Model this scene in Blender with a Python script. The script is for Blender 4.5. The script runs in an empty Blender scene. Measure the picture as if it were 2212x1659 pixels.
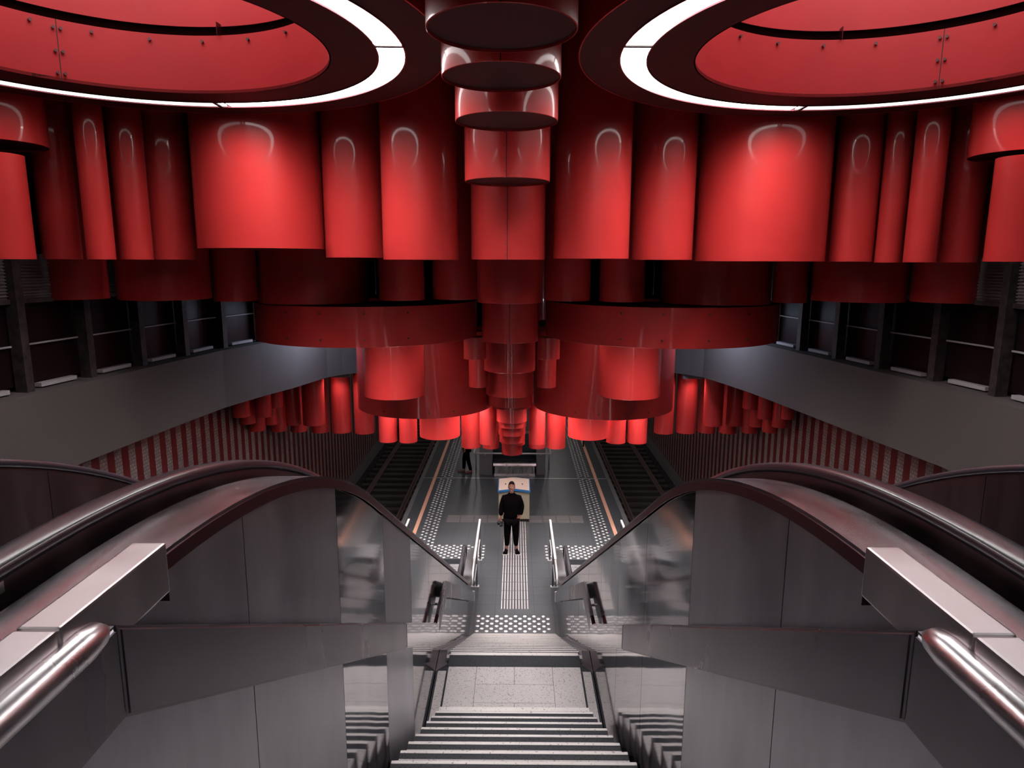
import bpy, bmesh, math, random
from mathutils import Vector, Matrix
random.seed(7)
R = math.radians
EYE = 7.07                      # camera height above the platform
S = bpy.context.scene
COL = S.collection

# ------------------------------------------------------------------ camera
cd = bpy.data.cameras.new('camera'); cam = bpy.data.objects.new('camera', cd); COL.objects.link(cam)
cd.sensor_width = 36.0; cd.lens = 36.0 * 1475 / 2212; cd.clip_end = 200; cd.clip_start = .02
pitch, yaw, roll = R(10.28), math.atan(8 / 1475.), R(0.2)
fw = Vector((-math.sin(yaw) * math.cos(pitch), math.cos(yaw) * math.cos(pitch), -math.sin(pitch)))
rt = Vector((math.cos(yaw), math.sin(yaw), 0)); upv = rt.cross(fw)
r2 = rt * math.cos(roll) + upv * math.sin(roll); u2 = upv * math.cos(roll) - rt * math.sin(roll)
M_ = Matrix((r2, u2, -fw)).transposed().to_4x4(); M_.translation = (0, 0, EYE)
cam.matrix_world = M_
S.camera = cam
# ------------------------------------------------------------------ view and world
S.view_settings.view_transform = 'Standard'; S.view_settings.look = 'None'
S.view_settings.gamma = 1; S.view_settings.use_curve_mapping = False
S.view_settings.exposure = 0.0
S.cycles.max_bounces = 8; S.cycles.diffuse_bounces = 1; S.cycles.glossy_bounces = 5; S.cycles.transmission_bounces = 2
w = bpy.data.worlds.new('world'); S.world = w; w.use_nodes = True
w.node_tree.nodes['Background'].inputs[0].default_value = (.5, .5, .55, 1)
w.node_tree.nodes['Background'].inputs[1].default_value = .006
RING_POWER = 98.0               # emission of the round ceiling lights
SHAFT_POWER = 6.5               # unseen round light panels high in the drum shafts
LOW_POWER = 100.0                # ring lights under the deeper drums
DEEP_POWER = 62.0               # ring lights under the deepest drums
STRIP_POWER = 17.0               # added, unseen strip lamps over platform and tracks
MEZZ_POWER = 14.0                # lamps over the mezzanine behind the camera

# ------------------------------------------------------------------ materials
def mat(name, col, rough=.5, metal=0., spec=.5, emit=None, coat=0., coat_rough=.1):
    m = bpy.data.materials.new(name); m.use_nodes = True
    b = m.node_tree.nodes['Principled BSDF']
    b.inputs['Base Color'].default_value = (*col, 1)
    b.inputs['Roughness'].default_value = rough; b.inputs['Metallic'].default_value = metal
    b.inputs['Specular IOR Level'].default_value = spec
    b.inputs['Coat Weight'].default_value = coat; b.inputs['Coat Roughness'].default_value = coat_rough
    if emit is not None:
        b.inputs['Emission Color'].default_value = (*emit[0], 1); b.inputs['Emission Strength'].default_value = emit[1]
    return m
def nd(m, t, **k):
    n = m.node_tree.nodes.new(t)
    for a, v in k.items():
        if a.startswith('i_'): n.inputs[a[2:].replace('_', ' ')].default_value = v
        else: setattr(n, a, v)
    return n
def lk(m, a, b): m.node_tree.links.new(a, b)
def bs(m): return m.node_tree.nodes['Principled BSDF']
def ramp(m, src, stops):
    r = nd(m, 'ShaderNodeValToRGB'); e = r.color_ramp.elements
    e[0].position, e[0].color = stops[0][0], (*stops[0][1], 1); e[1].position, e[1].color = stops[-1][0], (*stops[-1][1], 1)
    for p, c in stops[1:-1]:
        x = e.new(p); x.color = (*c, 1)
    lk(m, src, r.inputs[0]); return r
def noise(m, scale, detail=3, vec=None, rough=.5):
    n = nd(m, 'ShaderNodeTexNoise'); n.inputs['Scale'].default_value = scale; n.inputs['Detail'].default_value = detail
    n.inputs['Roughness'].default_value = rough
    if vec is None: vec = nd(m, 'ShaderNodeNewGeometry').outputs['Position']
    lk(m, vec, n.inputs['Vector']); return n
def mapped(m, scale):
    g = nd(m, 'ShaderNodeNewGeometry'); mp = nd(m, 'ShaderNodeMapping'); mp.inputs['Scale'].default_value = scale
    lk(m, g.outputs['Position'], mp.inputs['Vector']); return mp.outputs['Vector']
def mrange(m, src, a, b, c, d):
    n = nd(m, 'ShaderNodeMapRange'); n.inputs[1].default_value = a; n.inputs[2].default_value = b
    n.inputs[3].default_value = c; n.inputs[4].default_value = d; lk(m, src, n.inputs[0]); return n.outputs[0]
def bump(m, src, s, dist=.01):
    b = nd(m, 'ShaderNodeBump'); b.inputs['Strength'].default_value = s; b.inputs['Distance'].default_value = dist
    lk(m, src, b.inputs['Height']); lk(m, b.outputs[0], bs(m).inputs['Normal'])

def red_paint(name, c, rough):
    m = mat(name, c, rough + .15, 0, .3, coat=.6, coat_rough=.07)
    n = noise(m, 1.7, 4); r = ramp(m, n.outputs[0], [(.3, tuple(x * .86 for x in c)), (.75, c)])
    lk(m, r.outputs[0], bs(m).inputs['Base Color'])
    n2 = noise(m, 6, 5, mapped(m, (1, 1, .25))); lk(m, mrange(m, n2.outputs[0], .3, .8, rough * .25, rough * .5), bs(m).inputs['Coat Roughness'])
    n3 = noise(m, 1.1, 1, mapped(m, (1, 1, .3))); bump(m, n3.outputs[0], .05, .03)
    return m
RED = red_paint('red_enamel', (.52, .031, .030), .2)
RED_OLD = red_paint('red_enamel_worn', (.40, .022, .026), .42)
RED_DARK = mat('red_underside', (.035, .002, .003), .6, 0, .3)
SOFFIT = mat('soffit_shaded_red', (.026, .002, .004), .6, 0, .3)  # soffits get little light; that shade is put into the colour
def lamp(name, col, peak, base=1.5, power=1.7):
    """prismatic diffuser: most of its light leaves straight down, less at grazing angles"""
    m = mat(name, (.9, .9, .9), .5, emit=(col, 1.0))
    g = nd(m, 'ShaderNodeNewGeometry'); d = nd(m, 'ShaderNodeVectorMath', operation='DOT_PRODUCT')
    lk(m, g.outputs['Incoming'], d.inputs[0]); lk(m, g.outputs['Normal'], d.inputs[1])
    ab = nd(m, 'ShaderNodeMath', operation='ABSOLUTE'); lk(m, d.outputs['Value'], ab.inputs[0])
    pw = nd(m, 'ShaderNodeMath', operation='POWER'); lk(m, ab.outputs[0], pw.inputs[0]); pw.inputs[1].default_value = power
    ma = nd(m, 'ShaderNodeMath', operation='MULTIPLY_ADD'); lk(m, pw.outputs[0], ma.inputs[0]); ma.inputs[1].default_value = peak; ma.inputs[2].default_value = base if peak > 0 else 0
    lk(m, ma.outputs[0], bs(m).inputs['Emission Strength']); return m
LIGHT = lamp('ring_light', (1, .965, .95), RING_POWER)
LIGHT_DIM = lamp('ring_light_dimmer', (1, .965, .95), RING_POWER * .18)
LIGHT_WEAK = lamp('ring_light_weak', (1, .965, .95), RING_POWER * .06)
LIGHT_SIDE = lamp('ring_light_side', (1, .965, .95), RING_POWER * .7)
LIGHT_COOL = mat('added_cool_light', (.9, .9, .9), .5, emit=((.62, .75, 1), 70))
LIGHT_OFF = mat('ring_light_off', (.5, .45, .45), .5)
LIGHT_LOW = lamp('lower_ring_light', (1, .93, .9), LOW_POWER, .5)
LIGHT_LOW_DIM = lamp('lower_ring_light_dim', (1, .93, .9), LOW_POWER * .12, .3)
LIGHT_TRACK = mat('added_track_strip_light', (.9, .9, .9), .5, emit=((1, .93, .9), STRIP_POWER * 5))
LIGHT_DEEP = lamp('deep_ring_light', (1, .93, .9), DEEP_POWER, .5)
LIGHT_SHAFT = mat('shaft_light', (.9, .9, .9), .5, emit=((1, .90, .90), SHAFT_POWER))
LIGHT_STRIP = mat('added_platform_strip_light', (.9, .9, .9), .5, emit=((1, .93, .9), STRIP_POWER))
LIGHT_MEZZ = lamp('mezzanine_light', (1, .94, .93), MEZZ_POWER, 1.2)
BLACK = mat('black_gap', (.012, .008, .009), .7)
CEIL = mat('ceiling_dark', (.03, .012, .014), .8)
BOLT = mat('dark_bolt', (.10, .05, .05), .5, .3)

def steel(name, c, rough, wob, streak=(3, 3, .6), var=.12):
    m = mat(name, c, rough, 1.0)
    v = mapped(m, streak); n = noise(m, 1.6, 5, v, .6)
    r = ramp(m, n.outputs[0], [(.25, tuple(x * (1 - var) for x in c)), (.8, tuple(min(1, x * (1 + var)) for x in c))])
    lk(m, r.outputs[0], bs(m).inputs['Base Color'])
    lk(m, mrange(m, n.outputs[0], .3, .75, rough * .8, rough * 1.25), bs(m).inputs['Roughness'])
    if wob: n3 = noise(m, .9, 1, mapped(m, (1, 1, 1.6))); bump(m, n3.outputs[0], wob, .03)
    return m
STEEL_MAT = steel('brushed_steel', (.43, .435, .475), .36, .08, (2, 2, .7), .30)
STEEL_POL = steel('polished_steel', (.37, .36, .38), .07, .22)
STEEL_BAND = steel('handrail_band_steel', (.25, .24, .265), .3, .02, (2, 2, .5), .15)
STEEL_DECK = steel('scratched_deck_steel', (.37, .355, .38), .23, .06, (5, 1.2, 5), .12)
STEEL_TUBE = steel('bright_tube_steel', (.78, .76, .78), .3, 0)
STEEL_COVER = steel('satin_cover_steel', (.50, .48, .49), .36, .03)
RAILTUBE = mat('satin_rail_tube', (.68, .66, .67), .42, .45)
STEEL_IN = steel('dark_inner_steel', (.16, .12, .13), .4, .05)
LIP = mat('lip_red_reflection', (.10, .025, .032), .3, .8)  # steel lip: the red it reflects is put into the colour
RUBBER = mat('black_rubber', (.035, .03, .038), .26, 0, .7)
GREY_PAINT = mat('grey_painted_steel', (.16, .155, .16), .5)

def speckle(name, base, dots, amt, scale=90, rough=.5):
    m = mat(name, base, rough)
    v = nd(m, 'ShaderNodeTexVoronoi'); v.inputs['Scale'].default_value = scale
    lk(m, nd(m, 'ShaderNodeNewGeometry').outputs['Position'], v.inputs['Vector'])
    n = noise(m, scale * .6, 2)
    r = ramp(m, n.outputs[0], [(amt - .04, dots), (amt, base)]); r2_ = noise(m, 2.5, 3)
    mx = nd(m, 'ShaderNodeMixRGB', blend_type='MULTIPLY'); mx.inputs[0].default_value = .5
    lk(m, r.outputs[0], mx.inputs[1]); g = ramp(m, r2_.outputs[0], [(.3, (.75, .75, .75)), (.7, (1, 1, 1))]); lk(m, g.outputs[0], mx.inputs[2])
    lk(m, mx.outputs[0], bs(m).inputs['Base Color']); return m
TERRAZZO = speckle('pale_terrazzo', (.33, .305, .305), (.16, .14, .14), .40, 115)
GRANITE = speckle('dark_granite', (.022, .023, .028), (.01, .01, .012), .42, 120, .7); bs(GRANITE).inputs['Specular IOR Level'].default_value = .2
NOSING = speckle('pale_nosing', (.46, .43, .42), (.2, .17, .17), .36, 90)

def tiles(name, c, joint, sx, sy, rough=.38, off=0.):
    m = mat(name, c, rough)
    b = nd(m, 'ShaderNodeTexBrick'); b.offset = off; b.squash = 1
    b.inputs['Scale'].default_value = 1; b.inputs['Brick Width'].default_value = sx; b.inputs['Row Height'].default_value = sy
    b.inputs['Mortar Size'].default_value = .004; b.inputs['Mortar Smooth'].default_value = 0; b.inputs['Bias'].default_value = 0
    b.inputs['Color1'].default_value = (*c, 1); b.inputs['Color2'].default_value = (*[x * .9 for x in c], 1); b.inputs['Mortar'].default_value = (*joint, 1)
    lk(m, nd(m, 'ShaderNodeNewGeometry').outputs['Position'], b.inputs['Vector'])
    n = noise(m, 140, 2); g = ramp(m, n.outputs[0], [(.3, (.72, .72, .72)), (.75, (1.1, 1.1, 1.1))])
    mx = nd(m, 'ShaderNodeMixRGB', blend_type='MULTIPLY'); mx.inputs[0].default_value = 1
    lk(m, b.outputs[0], mx.inputs[1]); lk(m, g.outputs[0], mx.inputs[2]); lk(m, mx.outputs[0], bs(m).inputs['Base Color'])
    return m
FLOOR = tiles('grey_platform_tiles', (.085, .09, .10), (.03, .03, .035), .4, .4, .36)
LANDING = TERRAZZO
STUD = mat('steel_stud', (.75, .72, .72), .32, .6)
BAR = mat('pale_guide_bar', (.62, .55, .54), .4); BAR_DARK = mat('dark_guide_bar', (.30, .26, .26), .5)  # bars of the cross band are darker than the lengthwise ones
YELLOW = mat('faded_orange_line', (.80, .40, .27), .6)
CONC = mat('grey_concrete', (.13, .12, .125), .8); bump(CONC, noise(CONC, 60, 3).outputs[0], .2)
BALLAST = mat('ballast', (.022, .018, .018), .9)
_n = noise(BALLAST, 22, 4); bump(BALLAST, _n.outputs[0], 1, .08)
_r = ramp(BALLAST, noise(BALLAST, 35, 3).outputs[0], [(.4, (.012, .010, .010)), (.75, (.06, .05, .05))]); lk(BALLAST, _r.outputs[0], bs(BALLAST).inputs['Base Color'])
SLEEPER = mat('concrete_sleeper', (.055, .048, .048), .85)
RAIL = mat('rusty_rail', (.20, .13, .12), .45, .35)
FASCIA = mat('grey_fascia_plaster', (.10, .087, .084), .75); bump(FASCIA, noise(FASCIA, 80, 3).outputs[0], .15)
GLASS = mat('dark_window_glass', (.015, .007, .008), .4, 0, .12)
POST = mat('dark_window_post', (.055, .036, .036), .6); 
_r = ramp(POST, noise(POST, 9, 4).outputs[0], [(.35, (.022, .015, .015)), (.7, (.06, .043, .042))]); lk(POST, _r.outputs[0], bs(POST).inputs['Base Color'])
SLIT_RAIL = mat('pale_rail_and_slit', (.42, .40, .42), .5)  # pale rail paint; on the slits it stands in for reflected light
# striped mosaic wall
WALLM = mat('striped_mosaic', (.4, .3, .3), .45)
def _wall():
    m = WALLM; g = nd(m, 'ShaderNodeNewGeometry'); sp = nd(m, 'ShaderNodeSeparateXYZ'); lk(m, g.outputs['Position'], sp.inputs[0])
    a = nd(m, 'ShaderNodeMath', operation='DIVIDE'); lk(m, sp.outputs[1], a.inputs[0]); a.inputs[1].default_value = .38
    f = nd(m, 'ShaderNodeMath', operation='FRACT'); lk(m, a.outputs[0], f.inputs[0])
    gt = nd(m, 'ShaderNodeMath', operation='GREATER_THAN'); lk(m, f.outputs[0], gt.inputs[0]); gt.inputs[1].default_value = .5
    b = nd(m, 'ShaderNodeTexBrick'); b.offset = .5
    for k, v in (('Scale', 1), ('Brick Width', .075), ('Row Height', .06), ('Mortar Size', .006), ('Bias', -.2)): b.inputs[k].default_value = v
    b.inputs['Color1'].default_value = (.30, .25, .24, 1); b.inputs['Color2'].default_value = (.20, .17, .165, 1); b.inputs['Mortar'].default_value = (.12, .09, .09, 1)
    cb = nd(m, 'ShaderNodeCombineXYZ'); lk(m, sp.outputs[1], cb.inputs[0]); lk(m, sp.outputs[2], cb.inputs[1]); lk(m, cb.outputs[0], b.inputs['Vector'])
    mx = nd(m, 'ShaderNodeMixRGB'); lk(m, gt.outputs[0], mx.inputs[0]); mx.inputs[1].default_value = (.12, .006, .009, 1); lk(m, b.outputs[0], mx.inputs[2])
    lk(m, mx.outputs[0], bs(m).inputs['Base Color'])
_wall()
LOUV = mat('grey_louvre', (.16, .13, .13), .6)
SKIN = mat('skin', (.30, .12, .085), .55); CLOTH = mat('black_cloth', (.003, .002, .0025), 1, 0, .03); DENIM = mat('dark_trousers', (.004, .003, .004), 1, 0, .03)
HAIR = mat('dark_hair', (.008, .004, .004), .8, 0, .08); SOLE = mat('white_sole', (.62, .58, .57), .6); SHOEB = mat('brown_leather_shoe', (.10, .035, .03), .5)
EYEW = mat('eye_white', (.55, .48, .46), .3); LIPS = mat('lips', (.30, .09, .08), .5)
CREAM = mat('cream_cabinet', (.36, .31, .23), .5); PEACH = mat('peach_panel', (.85, .64, .54), .45); BLUE = mat('blue_edge', (.03, .16, .42), .45)
GRAPH = mat('black_print', (.02, .02, .02), .6)

# ------------------------------------------------------------------ helpers
def obj(name, bm, m, parent=None, mats=None):
    me = bpy.data.meshes.new(name); bm.normal_update(); bm.to_mesh(me); bm.free()
    for x in (mats or [m]): me.materials.append(x)
    o = bpy.data.objects.new(name, me); COL.objects.link(o)
    if parent is not None: o.parent = parent
    return o
def empty(name, loc=(0, 0, 0)):
    o = bpy.data.objects.new(name, None); o.empty_display_size = .1; COL.objects.link(o); o.location = loc; return o
def tag(o, label=None, cat=None, group=None, kind=None):
    if label: o['label'] = label
    if cat: o['category'] = cat
    if group: o['group'] = group
    if kind: o['kind'] = kind
    return o
def struct(o): o['kind'] = 'structure'; return o
def box(bm, x0, x1, y0, y1, z0, z1, bev=0., mi=0):
    vs = [bm.verts.new((x, y, z)) for x in (x0, x1) for y in (y0, y1) for z in (z0, z1)]
    fs = [(0, 1, 3, 2), (4, 6, 7, 5), (0, 4, 5, 1), (2, 3, 7, 6), (0, 2, 6, 4), (1, 5, 7, 3)]
    F = [bm.faces.new([vs[i] for i in f]) for f in fs]
    for f in F: f.material_index = mi
    bmesh.ops.recalc_face_normals(bm, faces=F)
    if bev:
        es = list({e for f in F for e in f.edges})
        bmesh.ops.bevel(bm, geom=es, offset=bev, segments=2, affect='EDGES', profile=.6)
    return bm
def nb(*a, **k): return box(bmesh.new(), *a, **k)
def revolve(bm, prof, n=64, cx=0, cy=0, closed=False, a0=0., a1=2 * math.pi, smooth=True, mi=0):
    """prof = list of (radius, z); returns faces. profile corners stay sharp."""
    full = abs(a1 - a0 - 2 * math.pi) < 1e-6; steps = n if full else n + 1
    rows = []
    for i in range(steps):
        a = a0 + (a1 - a0) * i / n
        rows.append([bm.verts.new((cx + r * math.cos(a), cy + r * math.sin(a), z)) for r, z in prof])
    F = []
    k = len(prof)
    for i in range(n):
        A, B = rows[i], rows[(i + 1) % steps]
        for j in range(k if closed else k - 1):
            f = bm.faces.new((A[j], B[j], B[(j + 1) % k], A[(j + 1) % k])); f.smooth = smooth; f.material_index = mi; F.append(f)
            for e in f.edges:
                p, q = e.verts
                if (p in A and q in B) or (p in B and q in A): e.smooth = False
    if closed and not full:
        F.append(bm.faces.new(rows[0])); F.append(bm.faces.new(rows[-1]))
    bmesh.ops.recalc_face_normals(bm, faces=F)
    return F
def tube(bm, pts, r, n=12, cap=True):
    """round bar along points"""
    pts = [Vector(p) for p in pts]; rings = []
    up = Vector((0, 0, 1))
    for i, p in enumerate(pts):
        d = (pts[min(i + 1, len(pts) - 1)] - pts[max(i - 1, 0)]).normalized()
        s = d.cross(up)
        if s.length < 1e-3: s = Vector((1, 0, 0))
        s.normalize(); t = s.cross(d)
        rr = r[i] if isinstance(r, (list, tuple)) else r
        rings.append([bm.verts.new(p + s * rr * math.cos(2 * math.pi * k / n) + t * rr * math.sin(2 * math.pi * k / n)) for k in range(n)])
    F = []
    for A, B in zip(rings, rings[1:]):
        for k in range(n):
            f = bm.faces.new((A[k], A[(k + 1) % n], B[(k + 1) % n], B[k])); f.smooth = True; F.append(f)
    if cap: F += [bm.faces.new(rings[0]), bm.faces.new(rings[-1])]
    bmesh.ops.recalc_face_normals(bm, faces=F)
    return bm
def sweep(bm, cross, path, closed=True, smooth_long=True):
    """cross = [(x, n)], path = [(y, z)] in a vertical plane; n is measured along the path normal"""
    P = [Vector(p) for p in path]; rows = []
    for i, p in enumerate(P):
        d = (P[min(i + 1, len(P) - 1)] - P[max(i - 1, 0)]).normalized(); nn = Vector((-d.y, d.x))
        rows.append([bm.verts.new((x, p.x + nn.x * k, p.y + nn.y * k)) for x, k in cross])
    F = []; k = len(cross)
    for A, B in zip(rows, rows[1:]):
        for j in range(k if closed else k - 1):
            f = bm.faces.new((A[j], A[(j + 1) % k], B[(j + 1) % k], B[j])); F.append(f); f.smooth = smooth_long
            for e in f.edges:
                if (e.verts[0] in A and e.verts[1] in B) or (e.verts[0] in B and e.verts[1] in A):
                    if k < 9: e.smooth = False
    if closed: F += [bm.faces.new(rows[0]), bm.faces.new(rows[-1])]
    bmesh.ops.recalc_face_normals(bm, faces=F)
    return bm
def prism_x(bm, poly, x0, x1):
    """polygon in (y, z) given thickness along x"""
    A = [bm.verts.new((x0, y, z)) for y, z in poly]; B = [bm.verts.new((x1, y, z)) for y, z in poly]
    F = [bm.faces.new(A), bm.faces.new(B)]
    for i in range(len(A)): F.append(bm.faces.new((A[i], A[(i + 1) % len(A)], B[(i + 1) % len(A)], B[i])))
    bmesh.ops.recalc_face_normals(bm, faces=F); return bm
def prism_z(bm, poly, z0, z1):
    A = [bm.verts.new((x, y, z0)) for x, y in poly]; B = [bm.verts.new((x, y, z1)) for x, y in poly]
    F = [bm.faces.new(A), bm.faces.new(B)]
    for i in range(len(A)): F.append(bm.faces.new((A[i], A[(i + 1) % len(A)], B[(i + 1) % len(A)], B[i])))
    bmesh.ops.recalc_face_normals(bm, faces=F); return bm
def ORD(i): return ['first', 'second', 'third', 'fourth', 'fifth', 'sixth', 'seventh', 'eighth', 'ninth', 'tenth', 'eleventh', 'twelfth', 'thirteenth'][i]

# ================================================================== SETTING
struct(obj('floor', nb(-3.0, 3.0, 11.9, 46, -.25, 0), FLOOR))
for s, nm in ((-1, 'trim_1'), (1, 'trim_2')):        # platform edge kerbs
    a, b = sorted((s * 3.0, s * 3.13)); struct(obj(nm, nb(a, b, 6.0, 46, -1.1, 0, .01), CONC))
for s, nm in ((-1, 'wall_left'), (1, 'wall_right')):
    a, b = sorted((s * 6.15, s * 6.4)); struct(obj(nm, nb(a, b, 2, 46, -1.2, 4.3), WALLM))
for s, nm in ((-1, 'trim_3'), (1, 'trim_4')):        # concrete kerb at the foot of the track wall
    a, b = sorted((s * 5.9, s * 6.14)); struct(obj(nm, nb(a, b, 6.0, 46, -1.1, -.85), CONC))
struct(obj('wall_far', nb(-8.4, 8.4, 46.01, 46.3, -1.2, 11.3), CEIL))
struct(obj('wall_behind', nb(-8.4, 8.4, -6.3, -6.0, 5.2, 11.3), CEIL))
struct(obj('ceiling', nb(-8.5, 8.5, -6.2, 46, 11.0, 11.3), CEIL))
for s, nm in ((-1, 'wall_upper_left'), (1, 'wall_upper_right')):
    a, b = sorted((s * 8.2, s * 8.5)); struct(obj(nm, nb(a, b, -6, 46, 4.3, 11.0), CEIL))

# mezzanine edge that runs round the well: (x, y) of its inner face
EDGE_L = [(-6.08, 1.2), (-6.07, 6.0), (-6.03, 7.8), (-5.91, 9.03), (-5.70, 10.8), (-5.46, 12.56), (-5.16, 13.6), (-4.82, 14.56), (-4.46, 15.95), (-4.2, 16.32), (-3.89, 16.6), (-3.3, 16.95), (-2.4, 17.1)]
EDGE_R = [(5.9, 1.2), (5.88, 6.0), (5.84, 7.5), (5.80, 9.0), (5.58, 10.3), (5.28, 12.3), (4.98, 14.2), (4.75, 15.2), (4.49, 16.18), (4.25, 16.5), (3.94, 16.78), (3.3, 17.0), (2.4, 17.12)]
def slab(name, edge, s):
    poly = edge + [(s * .0, 17.15), (s * .0, 45.9), (s * 8.2, 45.9), (s * 8.2, 1.2)]
    return struct(obj(name, prism_z(bmesh.new(), poly, 4.32, 5.40), FASCIA))
slab('floor_mezzanine_left', EDGE_L, -1); slab('floor_mezzanine_right', EDGE_R, 1)
struct(obj('floor_mezzanine', nb(-8.2, 8.2, -6, 1.2, 5.1, 5.47), CONC))
# bed of the two tracks
for s in (-1, 1):
    a, b = sorted((s * 3.14, s * 6.13)); t = bmesh.new()
    bmesh.ops.create_grid(t, x_segments=24, y_segments=300, size=.5)
    for v in t.verts:
        v.co = Vector((a + (v.co.x + .5) * (b - a), 6 + (v.co.y + .5) * 40, -1.12 + random.uniform(-.03, .03)))
    o = obj('ballast_bed', t, BALLAST)
    tag(o, 'dark stone ballast in the %s track trough' % ('left' if s < 0 else 'right'), 'ballast', kind='stuff')
    struct(obj('floor_trackbed_left' if s < 0 else 'floor_trackbed_right', nb(a, b, 6, 46, -1.45, -1.2), CONC))
    tr = empty('railway_track', (s * 4.45, 26, -1.1))
    tag(tr, 'dark rails on sleepers in the trough %s of the platform' % ('left' if s < 0 else 'right'), 'track', 'tracks beside the platform')
    sl = None
    y = 14.0
    while y < 45.6:
        if sl is None:
            sl = obj('sleeper', nb(-1.15, 1.15, -.13, .13, -.06, .06, .015), SLEEPER, tr)
        else:
            c = sl.copy(); COL.objects.link(c); c.parent = tr; sl_ = c
        (sl if y == 14.0 else sl_).location = (0, y - 26, 0.02)
        y += .62
    for q in (-.73, .73):
        t = bmesh.new(); box(t, q - .035, q + .035, -19.9, 19.9, .17, .21); box(t, q - .01, q + .01, -19.9, 19.9, .09, .17); box(t, q - .07, q + .07, -19.9, 19.9, .07, .09)
        obj('rail', t, RAIL, tr)
# metal joint across the platform
o = obj('trim_5', nb(-3.0, 3.0, 21.56, 21.6, 0, .004), STUD); struct(o)

# ------------------------------------------------------------------ glazing of the mezzanine, behind the fascia
def glazing(nm, edge, s, lean):
    root = empty(nm, (edge[4][0], edge[4][1], 5.4)); struct(root)
    L = root.location
    off = [(x + s * .30, y) for x, y in edge[1:11]]
    top = EYE - .56
    def wallstrip(bm, z0, z1, d0, d1):
        A = [(x + s * d0 - L.x, y - L.y) for x, y in off]; B = [(x + s * d1 - L.x, y - L.y) for x, y in off]
        return prism_z(bm, A + B[::-1], z0 - L.z, z1 - L.z)
    obj('pane', wallstrip(bmesh.new(), 5.46, top, .10, .13), GLASS, root)
    obj('header', wallstrip(bmesh.new(), top, top + .06, -.02, .2), POST, root)
    obj('louvre_panel', wallstrip(bmesh.new(), top + .06, top + .62, .02, .12), LOUV, root)
    t = bmesh.new()
    for k in range(13): wallstrip(t, top + .09 + k * .04, top + .105 + k * .04, .0, .03)
    obj('louvre_slat', t, LOUV, root)
    obj('rail', wallstrip(bmesh.new(), 5.97, 5.99, .04, .07), SLIT_RAIL, root)
    # cumulative length along the line
    seg = []; tot = 0
    for p, q in zip(off, off[1:]):
        d = math.dist(p, q); seg.append((tot, d, p, q)); tot += d
    def at(t_):
        for a, d, p, q in seg:
            if a <= t_ <= a + d:
                f = (t_ - a) / d; return (p[0] + (q[0] - p[0]) * f, p[1] + (q[1] - p[1]) * f, math.atan2(q[1] - p[1], q[0] - p[0]))
    k = .25
    while k < tot - .3:
        x, y, a = at(k)
        t = bmesh.new()
        dx, dy = math.cos(a), math.sin(a); nx, ny = dy * s, -dx * s
        if (nx * s) < 0: nx, ny = -nx, -ny
        def P(u, v, z): return bm_v(t, x + dx * u + nx * v - L.x, y + dy * u + ny * v - L.y, z - L.z)
        vs = [P(u, v, z) for u in (-.06, .06) for v in (-.10, .06) for z in (5.28, top + .6)]
        F = [t.faces.new([vs[i] for i in f]) for f in ((0, 1, 3, 2), (4, 6, 7, 5), (0, 4, 5, 1), (2, 3, 7, 6), (0, 2, 6, 4), (1, 5, 7, 3))]
        bmesh.ops.recalc_face_normals(t, faces=F)
        obj('post', t, POST, root)
        if k + 1.15 < tot - .3:
            xm, ym, a2 = at(k + .55); ln = .62; t = bmesh.new()
            c_, s_ = math.cos(a2), math.sin(a2)
            vs = [bm_v(t, xm + c_ * u - s_ * v * 1 - L.x, ym + s_ * u + c_ * v - L.y, z - L.z) for u in (-ln / 2, ln / 2) for v in (-.05, .05) for z in (5.42, 5.47)]
            F = [t.faces.new([vs[i] for i in f]) for f in ((0, 1, 3, 2), (4, 6, 7, 5), (0, 4, 5, 1), (2, 3, 7, 6), (0, 2, 6, 4), (1, 5, 7, 3))]
            bmesh.ops.recalc_face_normals(t, faces=F)
            obj('light_slit', t, SLIT_RAIL, root)  # pale strip in place of the light reflected between the posts
        k += 1.13
def bm_v(t, x, y, z): return t.verts.new((x, y, z))
glazing('window_1', EDGE_L, -1, 0); glazing('window_2', EDGE_R, 1, 0)

# ================================================================== RED DRUMS AND TUBES
TOP = 10.99
def cylinder(name, X, Y, r, zb, zt, m=None, plate=False, n=56):
    m = m or RED
    t = bmesh.new(); th = min(.008, r * .05)
    revolve(t, [(r, zt - zb), (r, .003), (r - .003, 0), (r - th, 0), (r - th, .05 if plate else .5 if zt - zb > .6 else (zt - zb) * .8)], n)
    if not plate:
        revolve(t, [(r - th, .5 if zt - zb > .6 else (zt - zb) * .8), (.001, .5 if zt - zb > .6 else (zt - zb) * .8)], n, smooth=False)
    revolve(t, [(r, zt - zb), (.001, zt - zb)], n, smooth=False)
    bmesh.ops.remove_doubles(t, verts=t.verts, dist=1e-5)
    o = obj(name, t, m); o.location = (X, Y, zb)
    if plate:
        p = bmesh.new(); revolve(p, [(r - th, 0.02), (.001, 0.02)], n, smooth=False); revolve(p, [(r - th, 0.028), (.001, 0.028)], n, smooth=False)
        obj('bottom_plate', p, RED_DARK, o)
    return o
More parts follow.
